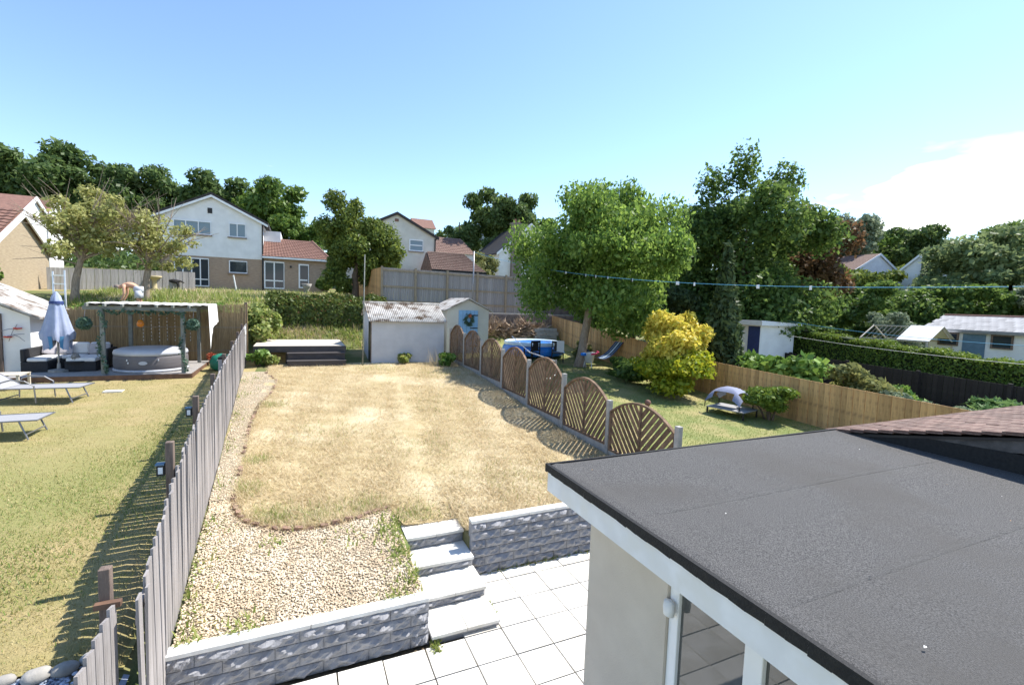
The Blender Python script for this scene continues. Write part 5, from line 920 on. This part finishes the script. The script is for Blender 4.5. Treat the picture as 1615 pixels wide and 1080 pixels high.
def hedge(name, label, p0, p1, w, h, n, leaf, m, seed, zfun=None):
    A, B = Vector(p0), Vector(p1); t = thing(name, A, label, 'hedge'); d = B-A; L = d.length; u = d.normalized(); s = Vector((-u.y, u.x, 0)); g = np.random.default_rng(seed)
    a = g.random(n)*L; q = g.integers(0, 4, n); o = g.uniform(-1, 1, n); zz = g.random(n); wob = .06*np.sin(a*3)+.05*np.sin(a*7.3)
    off = np.where(q == 0, -1, np.where(q == 1, 1, o))*(w/2+wob); hh = np.where(q >= 2, 1, zz)*(h+wob)
    P = np.array(A)*0+np.outer(a, np.array(u))+np.outer(off, np.array(s)); base = zg(P[:, 0]+A.x, P[:, 1]+A.y)-A.z; top = (h+wob) if zfun is None else zfun(P[:, 1]+A.y)+wob-A.z-base
    P[:, 2] = base+np.where(q >= 2, 1, zz)*top; nr = np.stack([np.where(q < 2, np.sign(off), 0)*s.x, np.where(q < 2, np.sign(off), 0)*s.y, (q >= 2)*1.0], 1)+g.normal(size=(n, 3))*.6; nr /= np.linalg.norm(nr, axis=1)[:, None]
    P += g.normal(0, .045, (n, 3)); av = np.cross(nr, g.normal(size=(n, 3))); av /= np.linalg.norm(av, axis=1)[:, None]; bv = np.cross(nr, av); sz = leaf*g.uniform(.6, 1.3, n)[:, None]
    V = np.concatenate([P-av*sz*.8, P+bv*sz*.5, P+av*sz*.8, P-bv*sz*.5], 0); i = np.arange(n); place(npmesh(name, V, np.stack([i, i+n, i+2*n, i+3*n], 1), m), 'foliage', t)
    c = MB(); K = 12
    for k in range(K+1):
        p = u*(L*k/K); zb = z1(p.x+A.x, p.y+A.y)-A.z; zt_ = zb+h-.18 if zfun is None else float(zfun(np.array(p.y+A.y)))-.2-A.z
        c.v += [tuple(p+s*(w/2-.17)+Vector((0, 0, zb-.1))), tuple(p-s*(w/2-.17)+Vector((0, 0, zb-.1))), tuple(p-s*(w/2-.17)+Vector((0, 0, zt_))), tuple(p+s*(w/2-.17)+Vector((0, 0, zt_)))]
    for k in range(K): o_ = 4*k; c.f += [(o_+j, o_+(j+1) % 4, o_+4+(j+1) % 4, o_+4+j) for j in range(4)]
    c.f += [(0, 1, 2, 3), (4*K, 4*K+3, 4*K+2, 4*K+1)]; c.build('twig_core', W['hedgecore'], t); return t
hedge('clipped_hedge', 'long level clipped hedge behind the black fence', (21.6, 2.5, .5), (21.6, 17.5, .9), 1.1, 2.0, 60000, .055, 'clip', 140, lambda y: np.interp(y, [2, 7, 15.2, 18], [2.1, 2.3, 2.93, 3.1]))
hedge('privet_hedge', 'mixed red-green hedge behind the raised deck', (-1.3, 23.7, 2.6), (3.9, 23.8, 2.6), 1.0, .95, 14000, .09, 'privet', 141)
# weedy bank behind deck and upper garden planting
def patch(name, label, x0, x1, y0, y1, n, L, wd, m, seed):
    g = np.random.default_rng(seed); x = g.uniform(x0, x1, n); y = g.uniform(y0, y1, n); k = blob_keep(x, y, 2.2, seed) > -.25; x, y = x[k], y[k]
    tag(blades(name, x, y, zg(x, y)-.04, L, wd, (.3, 1.4), m, seed), label, 'plants', kind='stuff')
patch('bank_weeds', 'weedy grass on the bank behind the deck', -1.6, 2.5, 22.1, 23.4, 2500, (.1, .3), (.02, .05), 'weed', 151)
patch('upper_straw', 'dry straw among the planting above bamboo screen', -9, 3.5, 22, 34, 9000, (.1, .35), (.02, .05), 'drygrass', 156)
patch('bank_straw', 'dry stalks on the bank behind the deck', -1.6, 2.5, 22.1, 23.5, 4000, (.1, .3), (.012, .03), 'drygrass', 152)
patch('upper_meadow', 'rough green planting above the bamboo screen', -9, 3.5, 21.3, 31, 16000, (.12, .42), (.03, .08), 'weed', 153)
patch('upper_flowers', 'tall meadow grass in front of white house', -9, 3, 24, 36, 5000, (.15, .45), (.02, .05), 'weed', 154)
patch('terrace_weeds', 'weeds along the terrace in front of grey fence', 4, 13.5, 23.3, 24.8, 3000, (.1, .4), (.02, .06), 'weed', 155)
for i, (x, y, r, m_, lb) in enumerate(((-7.0, 22.0, .55, 'laurel', 'leafy green clump behind the closed parasol'), (-5.6, 22.2, .5, 'silver', 'pale flowering clump above bamboo screen'), (-3.2, 22.1, .6, 'laurel', 'bright clump above pergola cloth'), (-1.5, 21.9, .55, 'weed', 'loose green bush at the top of the picket fence'), (-1.3, 19.0, .4, 'laurel', 'small leafy bush beside deck and picket fence'), (-.9, 18.9, .3, 'weed', 'dark weed clump at the corner of the deck'), (1.6, 38.6, .9, 'dgreen', 'dark lavender-like bush beside house extension door'), (3.0, 38, 1.0, 'dgreen', 'dark bush right of the house extension'), (3.2, 18.4, .0, 'weed', ''), (5.3, 17.9, .42, 'laurel', 'bright green tuft at the end of arched fence'), (3.75, 18.65, .3, 'weed', 'tall green weed against grey shed wall'), (12.1, 18.9, .55, 'olive', 'straggly bush beside larch fence and hammock'))):
    if r: shrub('garden_bush', lb, (x, y, z1(x, y)), (r, r, r*.75), 1500, .1 if y < 30 else .16, m_, 160+i, 8)
n = 120; x = RNG.normal(5.0, .25, n); y = RNG.normal(18.1, .25, n); tag(blades('tall_stalks', x, y, zg(x, y), (.3, .9), (.008, .014), (.8, 1.4), 'drygrass', 175), 'tall dry grass stalks in front of grey shed', 'grass', kind='stuff')
# conifer left of the grey fence: broad sprayed mass with a clipped side
tree('broad_conifer', 'broad spreading green conifer behind grey fence', (3.0, 29.5, 3.7), (3.2, 29.5, 6.8), (2.25, 2.1, 2.5), 46, 46000, .10, 'conif', 180, .22, droop=.3, cr=(.16, .32), shell=(.4, 1.0), extra=[(1.5, 29.5, 7.8, .8, .8, .7), (1.9, 29.5, 9.3, .7, .7, .7), (3.0, 29.6, 9.0, .6, .6, .6), (4.9, 29.5, 6.9, .8, 1.2, 1.5), (5.0, 29.5, 5.9, .7, 1.2, .9)])
# old fruit tree with bare twigs, and its twin
def twiggy(name, label, base, crown, R, seed, n):
    t = tree(name, label, base, crown, R, 26, n, .085, 'fruit', seed, .16, 'palebark', cr=(.14, .26), shell=(.3, 1.05)); g = random.Random(seed); tw = MB(); c = Vector(crown)-Vector(base)
    for i in range(26):
        d = Vector((g.gauss(0, 1), g.gauss(0, 1), g.gauss(.5, .8))).normalized(); s = c*g.uniform(.5, .9); e = c+Vector((d.x*R[0], d.y*R[1], d.z*R[2]))*g.uniform(1.0, 1.35); mid = s.lerp(e, .55)+Vector((g.uniform(-.3, .3), g.uniform(-.3, .3), g.uniform(0, .4)))
        tw.tube([s, mid, e], [.035, .02, .006], 5)
        for q in range(3): e2 = mid.lerp(e, g.random())+Vector((g.uniform(-.6, .6), g.uniform(-.6, .6), g.uniform(-.1, .5))); tw.tube([mid, e2], [.012, .004], 4)
    tw.build('bare_twigs', 'palebark', t); return t
twiggy('fruit_tree', 'half-bare old fruit tree with yellowing leaves by the ladder', (-8.7, 26, 3.3), (-8.1, 26, 6.3), (2.2, 2.0, 2.0), 181, 8000)
twiggy('fruit_tree', 'thin old fruit tree with bare top beside bending man', (-6.4, 26.4, 3.3), (-5.9, 26.4, 6.1), (2.0, 1.8, 1.7), 182, 5200)
shrub('ivy_bush', 'dark ivy-clad bush in front of buff brick house', (-12.3, 26, 3.3), (1.1, 1.4, 1.7), 5000, .14, 'oak2', 183, 14)
# woodland behind the houses: a few crowns, shared between individual trees
protos = []
for s in range(3):
    cl = clumps_in((0, 0, 0), (1, 1, .85), 26+4*s, 200+s, (.16, .32), (.5, 1.0)); V, F = foliage(cl, 16000, .05, 200+s); protos.append(V); 
pm = {}
def far_tree(x, y, zc, r, rz, m, lb, name='oak_tree', grp='woodland trees', k=None):
    k = random.randrange(3) if k is None else k; i = np.arange(len(protos[k])//4); nq = len(i)
    if (k, m) not in pm: pm[(k, m)] = npmesh('crown', protos[k], np.stack([i, i+nq, i+2*nq, i+3*nq], 1), m); pm['t'] = MB().tube([(0, 0, -1), (.02, .02, -.3), (0, 0, .3)], [.06, .045, .02], 7).mesh('trunk', 'bark')
    zb = z1(x, y); t = thing(name, (x, y, zb), lb, 'tree', grp); place(pm[(k, m)], 'crown', t, (0, 0, zc-zb), (0, 0, random.uniform(0, 6.28)), (r, r, rz)); place(pm['t'], 'trunk', t, (0, 0, zc-zb), None, (r*1.0, r*1.0, zc-zb+.3)); return t
for a in [(-27.5, 79.5, 16.6, 7.2, 7.0, 'oak', 'dark leaning oak rising highest behind the fruit trees', 'oak_tree'), (-33.5, 82, 15.0, 5.0, 6.2, 'oak', 'dark oak at far edge of the left woodland', 'oak_tree'), (-22.5, 77, 15.2, 5.4, 5.8, 'oak', 'oak between leaning oak and white house', 'oak_tree'), (-16.8, 76, 15.4, 5.2, 5.8, 'oak', 'rounded dark oak just left of white house gable', 'oak_tree'), (-11.3, 75, 15.4, 5.8, 5.8, 'oak', 'broad dark oak directly behind white house gable', 'oak_tree'), (-5.0, 71, 14.0, 6.0, 6.8, 'oak2', 'brighter green oak right of white house gable', 'oak_tree'), (-.6, 70, 11.8, 4.4, 5.0, 'oak2', 'low bright oak above house extension', 'oak_tree'), (-38, 80, 10, 4.5, 4, 'oak2', 'pale green tree beyond the red tiled roof', 'oak_tree'), (5.5, 62, 9.6, 3.2, 4.6, 'conif', 'pointed conifer top beside cream house', 'pine_tree'), (9, 66, 9.0, 3, 3, 'oak', 'tree hidden behind cream house roof', 'oak_tree'),
          (24.2, 57, 14.2, 5.0, 5.6, 'oak', 'big oak behind chimney house', 'oak_tree'), (19.0, 60, 11.4, 3.6, 4.2, 'oak', 'dark oak left of big oak above white gable', 'oak_tree'), (15.5, 62, 9.9, 2.4, 2.6, 'oak', 'small tree beside distant red roof', 'oak_tree'), (28, 56, 12, 3.6, 4.4, 'oak2', 'oak showing beside light green tree', 'oak_tree'), (16.3, 44.5, 7.1, 1.7, 2.1, 'olive', 'small pale tree between garage and chimney house', 'small_tree'),
          (69, 43, 13.8, 5.4, 6.6, 'silver', 'airy pale tree right of copper tree', 'ash_tree'), (63, 46, 10.8, 5.4, 5.2, 'oak2', 'green tree behind far brown roof', 'oak_tree'), (77, 46, 13.2, 6.2, 6.2, 'oak2', 'green oak on the right skyline', 'oak_tree'), (84, 46, 14.2, 6.6, 6.4, 'oak', 'dark pine-like tree heading the right skyline', 'oak_tree'), (91, 43, 14.0, 6.6, 6.2, 'oak', 'dark tree ending the right skyline wood', 'oak_tree'), (97, 40, 12.4, 6, 5.2, 'oak', 'lower dark tree beyond skyline wood', 'oak_tree'),
          (71, 33.5, 7.4, 4.4, 4.6, 'conif', 'dark conifer by far brown roof', 'pine_tree'), (54, 31, 6.6, 4.0, 4.2, 'conif', 'bright conifer in front of far white gable', 'pine_tree'), (57, 37, 6.8, 4.2, 4.0, 'oak2', 'green tree under far brown roof', 'oak_tree'), (50, 33, 5, 3.6, 3.6, 'oak', 'dark tree left of far white gable', 'oak_tree'), (62, 23, 8.0, 5.2, 4.8, 'willow', 'grey-green willow right of far white gable', 'willow_tree'), (52, 19.5, 7.2, 5.4, 5.2, 'willow', 'large grey-green willow above outbuilding', 'willow_tree'), (57, 14, 8.0, 5.6, 5.2, 'oak2', 'green willow over slate roof', 'willow_tree'), (70, 22, 10, 6.6, 6, 'oak2', 'broad pale green tree at right edge', 'willow_tree'), (82, 26, 12.2, 7.5, 5.6, 'oak2', 'far pale tree at right edge', 'willow_tree'),
          (16.5, 22.5, 4.6, 2.7, 3.0, 'cyp', 'dark layered conifer behind acacia trunk', 'thorn_tree'), (19.5, 24.5, 5.4, 3.2, 3.6, 'dgreen', 'dark tree filling gap between acacia and tallest tree', 'thorn_tree'), (17.5, 19.0, 3.3, 2.0, 2.2, 'cyp', 'dark conifer below tallest tree beside cypress', 'thorn_tree'), (24.5, 27, 6, 4, 4, 'dgreen', 'dark tree behind the tallest tree', 'thorn_tree'), (35, 21.5, 4.3, 3.2, 3.0, 'dgreen', 'dark shrubby tree behind hedge end', 'thorn_tree'), (40, 19.5, 4.2, 3.4, 3.2, 'dgreen', 'dark shrubby tree behind animal run', 'thorn_tree'), (45, 18, 4.2, 3.4, 3.2, 'dgreen', 'dark shrubby tree behind outbuilding ridge', 'thorn_tree'), (31, 23.5, 4.5, 3.2, 3.4, 'dgreen', 'dark shrubby tree beside copper tree', 'thorn_tree'), (46, 12.5, 4.8, 3.6, 3.4, 'silver', 'grey-leaved bush over outbuilding roof', 'thorn_tree'), (33, 16.6, 2.9, 1.7, 1.8, 'silver', 'pale bush beside animal run', 'thorn_tree'), (29, 18.5, 2.0, 1.8, 1.4, 'dgreen', 'low dark bush at the hedge end', 'thorn_tree'), (38, 14.5, 2.6, 2.2, 2.0, 'dgreen', 'dark bush directly behind outbuilding', 'thorn_tree')]:
    far_tree(a[0], a[1], a[2], a[3], a[4], a[5], a[6], a[7], {'oak_tree': 'oaks round the gardens', 'pine_tree': 'conifers beyond the gardens', 'willow_tree': 'willows at the right', 'thorn_tree': 'thorn trees behind the hedge'}.get(a[7]))
shrub('yellow_bush', 'straw-yellow bush at the far end of clipped hedge', (23.6, 16.6, .9), (1.4, 1.3, 1.1), 3000, .13, 'olive', 230, 12)
for (x0, x1, y0, y1, n, r, lb, s) in ((25, 75, 12, 60, 70, 2.6, 'mass of undergrowth below the right-hand trees', 240), (-45, 18, 58, 74, 60, 2.6, 'scrub at the foot of the far oaks', 241)):
    g = np.random.default_rng(s); cl = []
    for i in range(n):
        x, y = g.uniform(x0, x1), g.uniform(y0, y1)
        if s == 240 and (y < 14+(x-25)*.12 or x < 30 and y < 16): continue
        cl.append((x, y, z1(x, y)+.7, r*1.3, r*1.3, r*.6))
    V, F = foliage(cl, 22000, .28, s); tag(place(npmesh('undergrowth', V, F, 'oak'), 'undergrowth'), lb, 'undergrowth', kind='stuff')
